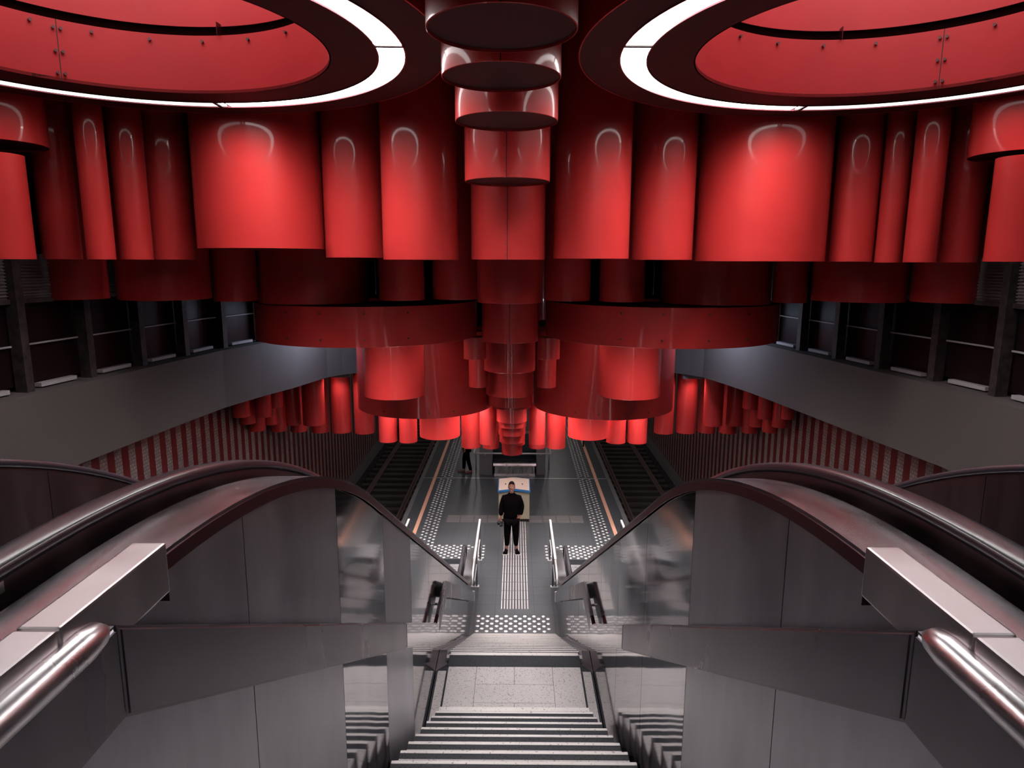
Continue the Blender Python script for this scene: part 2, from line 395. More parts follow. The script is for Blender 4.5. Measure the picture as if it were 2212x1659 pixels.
def seam(o, r, ang, z0, z1, rivets=0.2, wdt=.035):
    """lapped vertical joint with rivets on a drum"""
    t = bmesh.new(); revolve(t, [(r, z1), (r + .004, z1), (r + .004, z0), (r, z0)], 4, a0=ang - wdt / r / 2, a1=ang + wdt / r / 2, closed=True)
    obj('seam_strip', t, o.data.materials[0], o)
    t = bmesh.new(); revolve(t, [(r, z1), (r + .0045, z1), (r + .0045, z0), (r, z0)], 2, a0=ang + wdt / r / 2, a1=ang + (wdt / 2 + .008) / r, closed=True)
    obj('joint_line', t, BLACK, o)
    z = z0 + .06; src = None
    while z < z1 - .02:
        if src is None:
            b = bmesh.new(); bmesh.ops.create_icosphere(b, subdivisions=1, radius=.007); src = obj('rivet', b, BOLT, o); q = src
        else:
            q = src.copy(); COL.objects.link(q); q.parent = o
        q.location = ((r + .006) * math.cos(ang), (r + .006) * math.sin(ang), z); z += rivets
# (x, y, radius, height of the lower edge) of every hanging drum and tube, metres
COLUMN = [(-0.096, 4.6, 0.475, 8.485), (-0.123, 5.72, 0.47, 8.48), (-0.095, 6.72, 0.48, 8.34), (-0.102, 7.9, 0.474, 7.925), (-0.105, 9.0, 0.477, 7.075), (-0.096, 10.1, 0.473, 6.465), (-0.094, 11.3, 0.469, 5.76), (-0.111, 12.5, 0.472, 5.075), (-0.119, 13.5, 0.476, 4.43), (-0.117, 14.45, 0.491, 4.02), (-0.082, 14.6, 0.42, 3.925), (-0.083, 15.0, 0.339, 3.515), (-0.079, 15.3, 0.331, 3.32), (-0.08, 15.6, 0.316, 3.055), (-0.076, 15.9, 0.306, 2.795), (-0.054, 16.2, 0.289, 2.65), (-0.083, 16.5, 0.255, 2.32)]
ROW1L = [(-1.215, 8.9, 0.482, 7.07), (-2.173, 9.42, 0.398, 7.095), (-3.415, 9.4, 0.823, 7.205), (-4.668, 9.4, 0.294, 7.06), (-4.851, 8.85, 0.195, 7.06), (-5.031, 8.4, 0.155, 7.06), (-5.667, 8.65, 0.214, 7.06), (-5.544, 7.5, 0.284, 7.06)]
ROW1R = [(0.954, 8.9, 0.48, 7.09), (1.963, 9.42, 0.408, 7.08), (3.291, 9.5, 0.846, 7.065), (4.415, 9.2, 0.269, 7.065), (4.75, 8.9, 0.154, 7.055), (4.919, 8.5, 0.178, 7.06), (5.489, 8.65, 0.213, 7.06), (5.359, 7.5, 0.282, 7.07)]
ROW2L = [(-0.957, 11.0, 0.373, 6.46), (-1.779, 10.7, 0.356, 6.46), (-3.316, 11.3, 0.871, 6.39), (-4.366, 10.7, 0.325, 6.435), (-5.213, 10.2, 0.639, 6.49), (-6.062, 9.5, 0.38, 6.525)]
ROW2R = [(0.817, 11.0, 0.369, 6.445), (1.667, 10.85, 0.354, 6.44), (3.249, 11.3, 0.874, 6.4), (4.244, 10.7, 0.257, 6.44), (5.054, 10.2, 0.639, 6.5), (5.899, 9.5, 0.418, 6.525)]
CORNERL = [(-5.816, 7.9, 0.53, 8.31)]
CORNERR = [(5.605, 7.9, 0.537, 8.225)]
RING3 = [(-2.629, 12.2, 1.925, 5.75), (2.545, 12.2, 2.012, 5.765)]
RING4 = [(-2.012, 15.0, 1.484, 3.885), (1.944, 15.0, 1.542, 3.89)]
MIDL = [(-2.289, 12.7, 0.563, 4.555), (-0.724, 12.0, 0.197, 5.35), (-0.716, 13.0, 0.188, 4.665)]
MIDR = [(2.145, 12.7, 0.575, 4.575), (0.582, 12.0, 0.197, 5.355), (0.593, 13.0, 0.188, 4.665)]
LOWL = [(-3.114, 16.2, 0.223, 2.705), (-2.62, 16.2, 0.219, 2.695), (-1.765, 15.5, 0.469, 3.035), (-1.074, 16.0, 0.23, 2.625), (-0.631, 15.2, 0.192, 2.93), (-0.607, 16.4, 0.201, 2.495)]
LOWR = [(2.97, 16.2, 0.239, 2.705), (2.456, 16.2, 0.235, 2.705), (1.691, 15.5, 0.468, 3.04), (0.978, 16.0, 0.229, 2.625), (0.492, 15.2, 0.186, 2.935), (0.538, 16.4, 0.207, 2.505)]
TRACKL = [(-3.93, 17.3, 0.254, 2.635), (-4.523, 17.3, 0.252, 2.655), (-5.197, 17.7, 0.244, 2.555), (-5.028, 16.6, 0.272, 3.025), (-5.641, 16.8, 0.206, 2.965), (-5.478, 15.2, 0.169, 3.76), (-5.835, 15.8, 0.181, 3.215), (-5.655, 17.3, 0.219, 2.665), (-5.901, 16.5, 0.196, 2.875), (-5.931, 15.2, 0.184, 3.21), (-5.897, 14.6, 0.171, 3.52), (-5.524, 14.6, 0.167, 3.675), (-5.786, 14.0, 0.185, 3.815)]
TRACKR = [(3.856, 17.3, 0.247, 2.67), (4.427, 17.3, 0.262, 2.69), (5.077, 17.7, 0.237, 2.595), (4.907, 16.6, 0.238, 3.05), (5.521, 16.8, 0.21, 3.0), (5.414, 15.4, 0.186, 3.73), (5.762, 15.9, 0.182, 3.195), (5.555, 17.4, 0.225, 2.655), (5.87, 16.7, 0.208, 2.845), (5.813, 15.2, 0.173, 3.235), (5.793, 14.6, 0.169, 3.5), (5.525, 14.8, 0.158, 3.635), (5.743, 14.1, 0.131, 3.795)]

col_names = ['widest-looking red drum at the top of the central column, dark round underside', 'second red drum from the top of the central column, round underside showing', 'third red drum from the top of the central column, two bright streaks', 'fourth red drum of the central column, with riveted seam and narrow underside', 'bright red drum with riveted seam, fifth in the central column at eye level', 'sixth drum of the central column, dark centre with brighter red sides', 'seventh drum of the central column, plain dull red with fine seam', 'eighth drum of the central column, dark red with two faint vertical glints', 'ninth drum of the central column, short and dark red', 'tenth drum of the central column, thin band just above the bright ones', 'eleventh drum of the central column, bright red lip over the narrow stack', 'twelfth drum of the central column, bright red and markedly narrower', 'thirteenth drum of the central column, thin medium red band', 'fourteenth drum of the central column, dark red band', 'fifteenth drum of the central column, dark red above the bright lip', 'sixteenth drum of the central column, thin bright lip near the bottom', 'lowest and smallest red drum of the central column, above the steel bench']
prev = None
for i, (X, Y, r, zb) in enumerate(COLUMN):
    zt = TOP if i < 10 else prev - .004
    if i == 9: r = .47
    o = cylinder('hanging_drum', X, Y, r, zb, zt, plate=i < 5)
    tag(o, col_names[i], 'hanging drum', 'red drums of the central column')
    if i in (3, 4, 6): seam(o, r, R(-93), .0, 1.15 if i != 6 else .8, .13, .03)
    if i in (0, 1): seam(o, r, R(-92), .0, .5, .13, .03)
    prev = zb
side = {-1: 'left', 1: 'right'}
r1 = ['bright red tube immediately %s of the central column, glowing loop on it', 'red tube second %s of the central column at eye level, faint loop near its top', 'very wide bright red drum with a light loop, %s of the centre at eye level', 'dim red tube with a half loop just outside the widest %s drum', 'very dark narrow tube, second outside the widest %s drum', 'dark slim tube, third outside the widest %s drum', 'dim red tube next to the %s margin of the photo, with thin glint', 'red tube cut by the %s margin of the photo, ending at eye level']
r2 = ['dark red tube in the shaded lower row nearest %s of the central column', 'dark red tube second from the column in the shaded lower row, %s half', 'broad dark drum of the shaded lower row with a pale glint, %s half', 'narrow dark tube with a thin glint beside the broad shaded drum, %s half', 'wide dark red drum hanging over the %s mezzanine windows', 'dark outermost drum of the shaded lower row by the %s louvres']
for s, A, B in ((-1, ROW1L, ROW2L), (1, ROW1R, ROW2R)):
    for i, (X, Y, r, zb) in enumerate(A):
        zt = 8.15 if i == 7 else TOP
        o = cylinder('hanging_drum' if r > .6 else 'hanging_tube', X, Y, r, zb, zt, plate=(i == 2), n=80 if i == 2 else 56)
        tag(o, r1[i] % side[s], 'hanging tube' if r <= .6 else 'hanging drum', 'red tubes of the eye-level row')
    for i, (X, Y, r, zb) in enumerate(B):
        o = cylinder('hanging_drum' if r > .6 else 'hanging_tube', X, Y, r, zb, TOP)
        tag(o, r2[i] % side[s], 'hanging tube' if r <= .6 else 'hanging drum', 'red tubes of the shaded second row')
for s, A in ((-1, CORNERL), (1, CORNERR)):
    X, Y, r, zb = A[0]
    tag(cylinder('hanging_drum', X, Y, r, zb, TOP, plate=True, n=72), 'short high red drum with an arched glint in the upper %s corner' % side[s], 'hanging drum')
ml = ['bright red drum with fully rounded bottom, hanging below the big shaded %s ring', 'small bright red cap peeping out %s of the central column', 'small dull red tube below the bright cap, %s of the central column']
for s, A in ((-1, MIDL), (1, MIDR)):
    for i, (X, Y, r, zb) in enumerate(A):
        o = cylinder('hanging_drum' if i == 0 else 'hanging_tube', X, Y, r, zb, 5.74)
        tag(o, ml[i] % side[s], 'hanging drum' if i == 0 else 'hanging tube', 'red drums under the shaded rings')
ll = ['outermost of the bright short tubes under the deep %s drum', 'second outermost short tube under the deep %s drum, over the rails', 'broad bright red drum hanging above the studs and orange line on the %s', 'tall bright tube %s of the column with the bench, farther from the column', 'brightest pink-red tube touching the %s side of the lowest column drums', 'dark red tube end peeping below the brightest tube, %s of the column']
for s, A in ((-1, LOWL), (1, LOWR)):
    for i, (X, Y, r, zb) in enumerate(A):
        o = cylinder('hanging_drum' if i == 2 else 'hanging_tube', X, Y, r, zb, TOP if i == 5 else 3.87)
        tag(o, ll[i] % side[s], 'hanging drum' if i == 2 else 'hanging tube', 'red tubes low over the platform')
tl = ['red tube over the %s track nearest the platform, beside the deep drum', 'second red tube from the deep drum over the %s track', 'third long red tube from the deep drum over the %s track', 'red tube with slightly higher end in front of the third tube over the %s track', 'fourth clear red tube outward over the %s track', 'short red tube end tucked high under the %s mezzanine edge', 'dim red tube outward of the high short one over the %s track', 'dark red tube end peeping below the longer tubes over the %s track', 'second dark tube end peeping below, over the %s track', 'outermost dark tube end peeping below, by the striped %s wall', 'dim red tube near the outer end of the group by the striped %s wall', 'dim tube with a higher end in the outer group under the %s mezzanine edge', 'outermost and dimmest red tube under the %s mezzanine edge']
for s, A in ((-1, TRACKL), (1, TRACKR)):
    for i, (X, Y, r, zb) in enumerate(A):
        r = min(r, 6.12 - abs(X))
        tag(cylinder('hanging_tube', X, Y, r, zb, 4.315), tl[i] % side[s], 'hanging tube', 'red tubes over the tracks')

# ------------------------------------------------------------------ ring-shaped light drums
def bolt_at(root, src, x, y, z, ax):
    if src is None:
        b = bmesh.new(); bmesh.ops.create_cone(b, cap_ends=True, segments=8, radius1=.016, radius2=.013, depth=.03)
        bmesh.ops.rotate(b, verts=b.verts, cent=(0, 0, 0), matrix=Matrix.Rotation(math.pi / 2, 3, 'Y'))
        src = q = obj('bolt', b, BOLT, root)
    else:
        q = src.copy(); COL.objects.link(q); q.parent = root
    q.location = (x, y, z); q.rotation_euler = (0, 0, ax); return src
def top_ring(cx, cy, label, group, bolts=True, hi=1.3, seams=(135, 45), R0=1.68, R3=2.66, mezz=False, lamps=None, divs=(1.9, 92.8, 182, 272)):
    z = EYE + 1.70; root = empty('ring_light_drum', (cx, cy, z)); tag(root, label, 'ceiling light', group)
    R1, R2 = 2.09, 2.32
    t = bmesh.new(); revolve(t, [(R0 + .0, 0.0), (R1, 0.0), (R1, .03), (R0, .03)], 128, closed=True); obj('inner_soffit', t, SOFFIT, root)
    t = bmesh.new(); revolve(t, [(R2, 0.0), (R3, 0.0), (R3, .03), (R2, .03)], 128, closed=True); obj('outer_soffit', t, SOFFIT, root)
    t = bmesh.new(); revolve(t, [(R3, -.004), (R3 + .012, -.004), (R3 + .012, hi), (R3, hi)], 128, closed=True); obj('outer_wall', t, RED, root)
    for k in range(4):                                   # four quarter-ring diffusers
        g = .022
        t = bmesh.new(); revolve(t, [(R1 + .004, .004), (R2 - .004, .004), (R2 - .004, .02), (R1 + .004, .02)], 40, closed=True, a0=k * math.pi / 2 + g / 2 + .01, a1=(k + 1) * math.pi / 2 - g / 2 + .01, smooth=False)
        obj('diffuser', t, (LIGHT_MEZZ if mezz else lamps[k]), root)
    for dv in divs:
        q = obj('divider', nb(R1 - .01, R2 + .01, -.02, .02, -.006, .012), BLACK, root); q.rotation_euler = (0, 0, R(dv))
    for rr in (R1, R2):
        t = bmesh.new(); revolve(t, [(rr - .006, -.008), (rr + .006, -.008), (rr + .006, .012), (rr - .006, .012)], 128, closed=True); obj('light_rim', t, LIP, root)
    lid = bmesh.new(); revolve(lid, [(R1, .05), (R2, .05)], 128); obj('light_backing', lid, BLACK, root)
    # red wall of the opening: lower band, dark gap, upper band
    t = bmesh.new(); revolve(t, [(R0, .0), (R0, .56), (R0 + .012, .56), (R0 + .012, .0)], 128, closed=True); w1 = obj('inner_wall', t, RED_OLD, root)
    t = bmesh.new(); revolve(t, [(R0 + .05, .66), (R0 + .05, 2.2), (R0 + .062, 2.2), (R0 + .062, .66)], 128, closed=True); obj('upper_wall', t, RED_OLD, root)
    t = bmesh.new(); revolve(t, [(R0 + .16, .4), (R0 + .16, .9)], 96); obj('gap_backing', t, BLACK, root)
    # sheet joints and bolts
    src = None
    for sd in seams:
        a = R(sd); t = bmesh.new(); revolve(t, [(R0 - .002, .0), (R0 - .002, .56), (R0, .56), (R0, .0)], 1, closed=True, a0=a - .0022, a1=a + .0022); obj('joint_line', t, BLACK, root)
        for zz in (.07, .27, .48):
            for d in (-.018, .018): src = bolt_at(root, src, (R0 - .012) * math.cos(a + d), (R0 - .012) * math.sin(a + d), zz, a)
    for k in range(9):
        a = R(20 + k * 17.5)
        if any(abs(math.degrees(a) - sd) < 4 for sd in seams): continue
        src = bolt_at(root, src, (R0 - .012) * math.cos(a), (R0 - .012) * math.sin(a), .50, a)
    a = R(84); t = nb(-.05, .05, -.003, .003, 0, .12); q = obj('bracket', t, LIP, root); q.location = ((R0 + .01) * math.cos(a), (R0 + .01) * math.sin(a), .56); q.rotation_euler = (0, 0, a)
    # unseen round light panel high in the shaft
    t = bmesh.new(); revolve(t, [(.001, 2.19), (R0 - .3, 2.19)], 64, smooth=False); sk = obj('shaft_lamp', t, LIGHT_SHAFT, root)
    return root
top_ring(-3.24, 5.85, 'large red drum with white ring light, upper left of the picture', 'large ring lights in front', seams=(135,), lamps=(LIGHT, LIGHT_DIM, LIGHT_WEAK, LIGHT_SIDE))
top_ring(3.18, 5.95, 'large red drum with white ring light, upper right', 'large ring lights in front', seams=(52,), lamps=(LIGHT_DIM, LIGHT, LIGHT_SIDE, LIGHT_WEAK), divs=(0, 88.8, 181, 270))

def low_ring(cx, cy, r, zb, zt, ow, iw, hole, label, lamps):
    root = empty('ring_light_drum', (cx, cy, zb)); tag(root, label, 'hanging drum', 'deep shaded ring drums'); h = zt - zb
    t = bmesh.new(); revolve(t, [(r, h), (r, .003), (r - .004, 0), (r - .012, 0), (r - .012, h)], 128, closed=True); o = obj('outer_wall', t, RED, root)
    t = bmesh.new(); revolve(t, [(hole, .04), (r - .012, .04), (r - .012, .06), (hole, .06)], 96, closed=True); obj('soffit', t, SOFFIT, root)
    for k in range(4):
        t = bmesh.new(); revolve(t, [(iw, .03), (ow, .03), (ow, .038), (iw, .038)], 32, closed=True, a0=(k + .5) * math.pi / 2 + .02, a1=(k + 1.5) * math.pi / 2 - .02); obj('diffuser', t, lamps[k], root)
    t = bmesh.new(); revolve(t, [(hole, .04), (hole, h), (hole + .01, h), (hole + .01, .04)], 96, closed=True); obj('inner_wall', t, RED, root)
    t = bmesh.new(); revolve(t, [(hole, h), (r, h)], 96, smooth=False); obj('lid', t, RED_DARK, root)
    src = None
    for a in (-100, -80, -60, -118):
        for zz in (.12, h - .1):
            b = R(a); src = bolt_at(root, src, (r + .01) * math.cos(b), (r + .01) * math.sin(b), zz, b)
    for a in (40, 140, 220, 320):
        t = tube(bmesh.new(), [((hole + .2) * math.cos(R(a)), (hole + .2) * math.sin(R(a)), h), ((hole + .2) * math.cos(R(a)), (hole + .2) * math.sin(R(a)), TOP - zb)], .02, 8); obj('hanger_rod', t, CEIL, root)
    return root
(X, Y, r, zb) = RING3[0]; low_ring(X, Y, r, zb, 6.37, 1.45, 1.22, .5, 'widest shaded dark red ring left of centre, above the bright left drum', (LIGHT_OFF, LIGHT_OFF, LIGHT_LOW, LIGHT_LOW_DIM))
(X, Y, r, zb) = RING3[1]; low_ring(X, Y, r, zb, 6.38, 1.47, 1.24, .5, 'widest shaded dark red ring right of centre, above the bright right drum', (LIGHT_OFF, LIGHT_LOW_DIM, LIGHT_LOW, LIGHT_OFF))
(X, Y, r, zb) = RING4[0]; low_ring(X, Y, r, zb, 5.70, 1.30, 1.05, .95, 'deep dark red drum behind the bright left drum, tubes under its rim', (LIGHT_DEEP,) * 4)
(X, Y, r, zb) = RING4[1]; low_ring(X, Y, r, zb, 5.70, 1.34, 1.05, .95, 'deep dark red drum behind the bright right drum, tubes under its rim', (LIGHT_DEEP,) * 4)

# unseen lamps: strips added to light the far platform, ring pattern repeated behind
for s in (-1, 1):
    for y in (19.5, 24.5, 30.5, 37.5):
        root = empty('added_strip_lamp', (s * 1.9, y, 4.32)); tag(root, 'added strip lamp under the low ceiling over the %s half of the far platform' % side[s], 'lamp', 'added strip lamps over the far platform')
        obj('housing', nb(-.12, .12, -1.1, 1.1, -.09, -.001), GREY_PAINT, root); obj('tube', nb(-.08, .08, -1.05, 1.05, -.11, -.091), LIGHT_STRIP, root)
for s in (-1, 1):
    root = empty('added_strip_lamp', (s * 4.42, 16.72, 4.32)); tag(root, 'added short strip lamp under the mezzanine edge over the %s track' % side[s], 'lamp', 'added short lamps over the tracks')  # added, unseen lamp to brighten the tubes over the track
    t = bmesh.new(); [box(t, *q) for q in ((-.28, .28, -.07, .07, -.03, -.001), (-.28, .28, -.075, -.065, -.12, -.03), (-.28, .28, .065, .075, -.12, -.03), (-.285, -.275, -.07, .07, -.12, -.03), (.275, .285, -.07, .07, -.12, -.03))]; obj('housing', t, GREY_PAINT, root); obj('tube', nb(-.26, .26, -.05, .05, -.05, -.031), LIGHT_TRACK, root)
    root = empty('added_cool_lamp', (s * 4.0, 14.75, 5.95)); tag(root, 'added cool white lamp hanging behind the shaded ring on the %s' % side[s], 'lamp', 'added cool lamps behind the shaded rings')  # added, hidden lamp for the bluish glow on the mezzanine edge
    obj('housing', nb(-.12, .12, -.5, .5, 0, .08), GREY_PAINT, root); obj('tube', nb(-.1, .1, -.48, .48, -.03, 0), LIGHT_COOL, root)
    for yy in (-.4, .4): obj('hanger_rod', tube(bmesh.new(), [(0, yy, .08), (0, yy, TOP - 5.95)], .01, 8), CEIL, root)
top_ring(-3.2, -.6, 'large ring light over the mezzanine behind the stairs, left', 'ring lights over the mezzanine', R0=1.5, mezz=True)
top_ring(3.2, -.6, 'large ring light over the mezzanine behind the stairs, right', 'ring lights over the mezzanine', R0=1.5, mezz=True)

# ================================================================== STAIRS
LZ = 2.60                                       # landing height
stairs = empty('staircase', (0, 1.2, 0)); tag(stairs, 'pale speckled stone staircase with dark treads between the two escalators', 'stairs')
def sbox(name, x0, x1, y0, y1, z0, z1, m, bev=0.): return obj(name, nb(x0, x1, y0 - 1.2, y1 - 1.2, z0, z1, bev), m, stairs)
def step(x, y0, y1, z, rise, nose=.022):
    """one step whose nosing is at y1: terrazzo, dark strip, pale nosing"""
    o = sbox('step', -x, x, y0, y1 - nose - .052, z - rise - .02, z, TERRAZZO)
    obj('dark_strip', nb(-x, x, y1 - 1.2 - nose - .052, y1 - 1.2 - nose, z - rise - .02, z), GRANITE, o)
    obj('nosing', nb(-x, x, y1 - 1.2 - nose, y1 - 1.2 + .004, z - .03, z + .001, .003), NOSING, o)
    obj('riser', nb(-x + .001, x - .001, y1 - 1.2 - nose, y1 - 1.2 - .004, z - rise - .02, z - .03), TERRAZZO, o)
for k in range(16):
    z = LZ + .17 * (k + 1); y = 6.0 - .3 * k
    step(.73, y - .33, y, z, .17, .06 if k == 0 else .022)
for k in range(1, 16):
    z = LZ - .1625 * k; y = 7.22 + .305 * k
    step(.775, y - .34, y, z, .1625)
ld = sbox('landing', -.865, .865, 1.25, 7.0, LZ - .2, LZ - .008, GRANITE)
sbox('shadow_strip', -.70, .70, 6.0, 6.016, LZ - .01, LZ + .002, BLACK)  # black strip painted in for the shadow gap at the riser foot
# landing slabs: side strips, brick-laid middle
g = .004
def slabp(x0, x1, y0, y1, m=TERRAZZO): obj('landing_slab', nb(x0 + g / 2, x1 - g / 2, y0 + g / 2 - 1.2, y1 - g / 2 - 1.2, LZ - .03, LZ), m, ld)
for s in (-1, 1):
    slabp(*sorted((s * .42, s * .735)), 6.0, 6.94); slabp(*sorted((s * .752, s * .845)), 4.4, 6.86)
for (y0, y1, cut) in ((6.0, 6.31, 1), (6.31, 6.62, 0), (6.62, 6.94, 1)):
    if cut: slabp(-.42, 0, y0, y1); slabp(0, .42, y0, y1)
    else: slabp(-.42, .42, y0, y1)
sbox('dark_band', -.745, .745, 6.94, 7.165, LZ - .03, LZ, GRANITE)
nn = sbox('nosing', -.735, .735, 7.165, 7.225, LZ - .028, LZ + .002, NOSING, .004)
sbox('riser', -.8, .8, 7.15, 7.22, LZ - .2, LZ - .028, TERRAZZO)
# polished stringers that close the sides of the lower flight
for s in (-1, 1):
    a, b = sorted((s * .777, s * .866)); t = bmesh.new()
    prism_x(t, [(6.98 - 1.2, LZ + .012), (7.25 - 1.2, LZ + .012), (11.75 - 1.2, .12), (11.85 - 1.2, .0), (11.85 - 1.2, -.2), (6.98 - 1.2, LZ - .5)], a, b); obj('stringer', t, STEEL_MAT, stairs)
    t = bmesh.new(); prism_z(t, [(s * .866, 6.84 - 1.2), (s * .745, 6.97 - 1.2), (s * .777, 7.0 - 1.2), (s * .866, 7.0 - 1.2)], LZ - .05, LZ + .014); obj('corner_return', t, STEEL_MAT, stairs)

# ================================================================== ESCALATORS
def prof(y, off=0.):
    """height of the balustrade deck above the platform as a function of y"""
    def h(y):
        # horizontal -> slope .567 -> horizontal, rounded at both ends
        L = 1.25; y1 = 2.68; y2 = 12.47; s_ = .567
        if y <= y1 - L: return .70
        if y < y1 + L: u = (y - (y1 - L)); return .70 + s_ * u * u / (4 * L)
        L2 = .7
        if y <= y2 - L2: return s_ * y - .82
        if y < y2 + L2: u = (y2 + L2 - y); return 6.25 - s_ * u * u / (4 * L2)
        return 6.25
    return EYE - h(y) + off
YS = [-2, -.5, .6, 1.2] + [1.4 + .11 * i for i in range(25)] + [4.6, 6, 8, 10, 11.4] + [11.7 + .15 * i for i in range(11)] + [13.6, 14.1]
YS = sorted(set(round(y, 3) for y in YS))
def stepline(y):
    """top of the moving steps"""
    L = .8; a, b = 2.9, 11.9
    def h(y):
        if y <= 2.3: return 1.6
        if y < 3.5: u = y - 2.3; return 1.6 + .567 * u * u / 2.4
        h1 = 1.6 + .34 + (y - 3.5) * .567
        return min(h1, 7.07)
    return EYE - h(y)
def bottom_line(y):
    if y < 1.2: return 5.40
    if y < 6.0: return LZ + (6.0 - y) * .5667 - .25
    if y < 7.0: return LZ - .25
    return max(-.02, LZ - (y - 7.22) * .533 - .35)
def escalator(s):
    root = empty('escalator', (s * 1.6, 1.2, 0)); sd = side[s]
    tag(root, 'steel escalator with black handrails descending on the %s of the stairs' % sd, 'escalator', 'escalators beside the stairs')
    ox, oy = s * 1.6, 1.2
    def T(bm):
        for v in bm.verts: v.co.x -= ox; v.co.y -= oy
        return bm
    def X(a, b): return sorted((s * a, s * b))
    def part(name, bm, m, par=None): return obj(name, T(bm), m, par or root)
    # cladding panels facing the stairs, and the far side
    edges = [-1.9, -1.21, -.12, .97, 2.06, 3.15, 4.24, 5.33, 6.42, 7.51, 8.6, 9.69, 10.78, 11.87, 12.96, 14.2]
    for i, (y0, y1) in enumerate(zip(edges, edges[1:])):
        ys = [y0 + .003 + (y1 - y0 - .006) * k / 10 for k in range(11)]
        poly = [(y, prof(y) - .045) for y in ys] + [(y, bottom_line(y)) for y in ys[::-1]]
        if s < 0: mm = STEEL_MAT if (y1 < 3.2 or 4.2 < y0 < 5.0) else STEEL_POL
        else: mm = STEEL_MAT if y1 < 3.2 else STEEL_POL
        t = bmesh.new(); prism_x(t, poly, *X(.870, .885)); part('cladding_panel', t, mm)
    ys = YS
    t = bmesh.new(); prism_x(t, [(y, prof(y) - .06) for y in ys] + [(y, bottom_line(y)) for y in ys[::-1]], *X(.887, 1.02)); part('inner_core', t, BLACK)
    # deck with turned-down lip
    path = [(y, prof(y)) for y in ys]
    for (dk, name) in (((.858, 1.035), 'deck'), ((2.29, 2.47), 'far_deck')):
        t = bmesh.new(); sweep(t, [(s * dk[0], 0), (s * dk[1], 0), (s * dk[1], -.012), (s * dk[0], -.012)], path); part(name, t, STEEL_DECK)
        e = dk[0] if name == 'deck' else dk[1]
        t = bmesh.new(); sweep(t, [(s * e - .003, -.012), (s * e + .003, -.012), (s * e + .003, -.052), (s * e - .003, -.052)], path); part('deck_lip', t, LIP)
    # deck joint
    t = bmesh.new(); box(t, *X(.86, 1.03), .955, .958, prof(.95) - .004, prof(.95) + .0015); part('deck_joint', t, BLACK)
    # handrail guides and handrails
    for c in (1.115, 2.235):
        pa = [(y, prof(y) - .0) for y in ys]
        t = bmesh.new(); sweep(t, [(s * (c - .028), -.05), (s * (c + .028), -.05), (s * (c + .028), .035), (s * (c - .028), .035)], pa); part('handrail_guide', t, STEEL_IN)
        # pale clip segments of the guide, visible between deck and rubber
        if c < 2:
            for k, (a, b) in enumerate(((-1.0, .60), (.66, 1.02), (1.06, 1.34))):
                q = [(a + (b - a) * j / 4, prof(a + (b - a) * j / 4)) for j in range(5)]
                t = bmesh.new(); sweep(t, [(s * (c - .034), .005), (s * (c - .030), .005), (s * (c - .030), .03), (s * (c - .034), .03)], q); part('guide_clip', t, STEEL_TUBE)
        # rubber: rounded section, loops round the newel at the bottom
        pa = [(y, prof(y) + .05) for y in ys]
        zc = pa[-1][1] - .30
        loop = [(14.1 + .30 * math.sin(a), zc + .30 * math.cos(a)) for a in [R(d) for d in range(12, 181, 14)]]
        cs = []
        for k in range(14):
            a = 2 * math.pi * k / 14; cs.append((s * c + .043 * math.copysign(abs(math.cos(a)) ** .6, math.cos(a)), .021 * math.copysign(abs(math.sin(a)) ** .7, math.sin(a))))
        t = bmesh.new(); sweep(t, cs, pa + loop + [(13.2, zc - .30)]); part('handrail', t, RUBBER)
        # newel end plate under the loop
        poly = [(13.0, prof(13.0))] + [(14.1, prof(14.1))] + [(14.1 + .27 * math.sin(a), zc + .27 * math.cos(a)) for a in [R(d) for d in range(12, 181, 14)]] + [(13.0, zc - .27)]
        t = bmesh.new(); prism_x(t, poly, *X(c - .02, c + .02)); part('newel', t, STEEL_TUBE)
        t = bmesh.new(); box(t, *X(c - .06, c + .06), 13.0, 14.15, 0, zc - .25, .01); part('newel_base', t, STEEL_BAND)
    # inner balustrade panels
    for (a, b) in ((1.145, 1.16), (2.19, 2.205)):
        e2 = [-1.9, -.6, .62, 1.84, 3.06, 4.28, 5.5, 6.72, 7.94, 9.16, 10.38, 11.6, 12.82, 14.05]
        for y0, y1 in zip(e2, e2[1:]):
            q = [y0 + .002 + (y1 - y0 - .004) * k / 6 for k in range(7)]
            t = bmesh.new(); prism_x(t, [(y, prof(y) + .02) for y in q] + [(y, stepline(y) + .05) for y in q[::-1]], *X(a, b)); part('inner_panel', t, STEEL_IN)
        q = [(y, stepline(y) + .06) for y in ys if y < 13.9]
        t = bmesh.new(); sweep(t, [(s * (a - .0) - .02, -.12), (s * a + .02, -.12), (s * a + .02, .04), (s * a - .02, .04)], q); part('skirt', t, STEEL_BAND)
    # outer side of the far balustrade
    t = bmesh.new(); prism_x(t, [(y, prof(y) - .05) for y in ys] + [(y, max(-.02, bottom_line(y) - .35)) for y in ys[::-1]], *X(2.44, 2.455)); part('outer_cladding', t, STEEL_IN)
    t = bmesh.new(); prism_x(t, [(y, prof(y) - .06) for y in ys] + [(y, max(-.02, bottom_line(y) - .35)) for y in ys[::-1]], *X(2.30, 2.435)); part('inner_core', t, BLACK)
    # truss under the steps
    t = bmesh.new(); prism_x(t, [(y, stepline(y) - .3) for y in ys if y < 12.2] + [(y, max(-.1, stepline(y) - .9)) for y in ys[::-1] if y < 12.2], *X(1.03, 2.43)); part('truss', t, BLACK)
    # moving steps: first on the level then down the slope
    src = None; y = 1.75
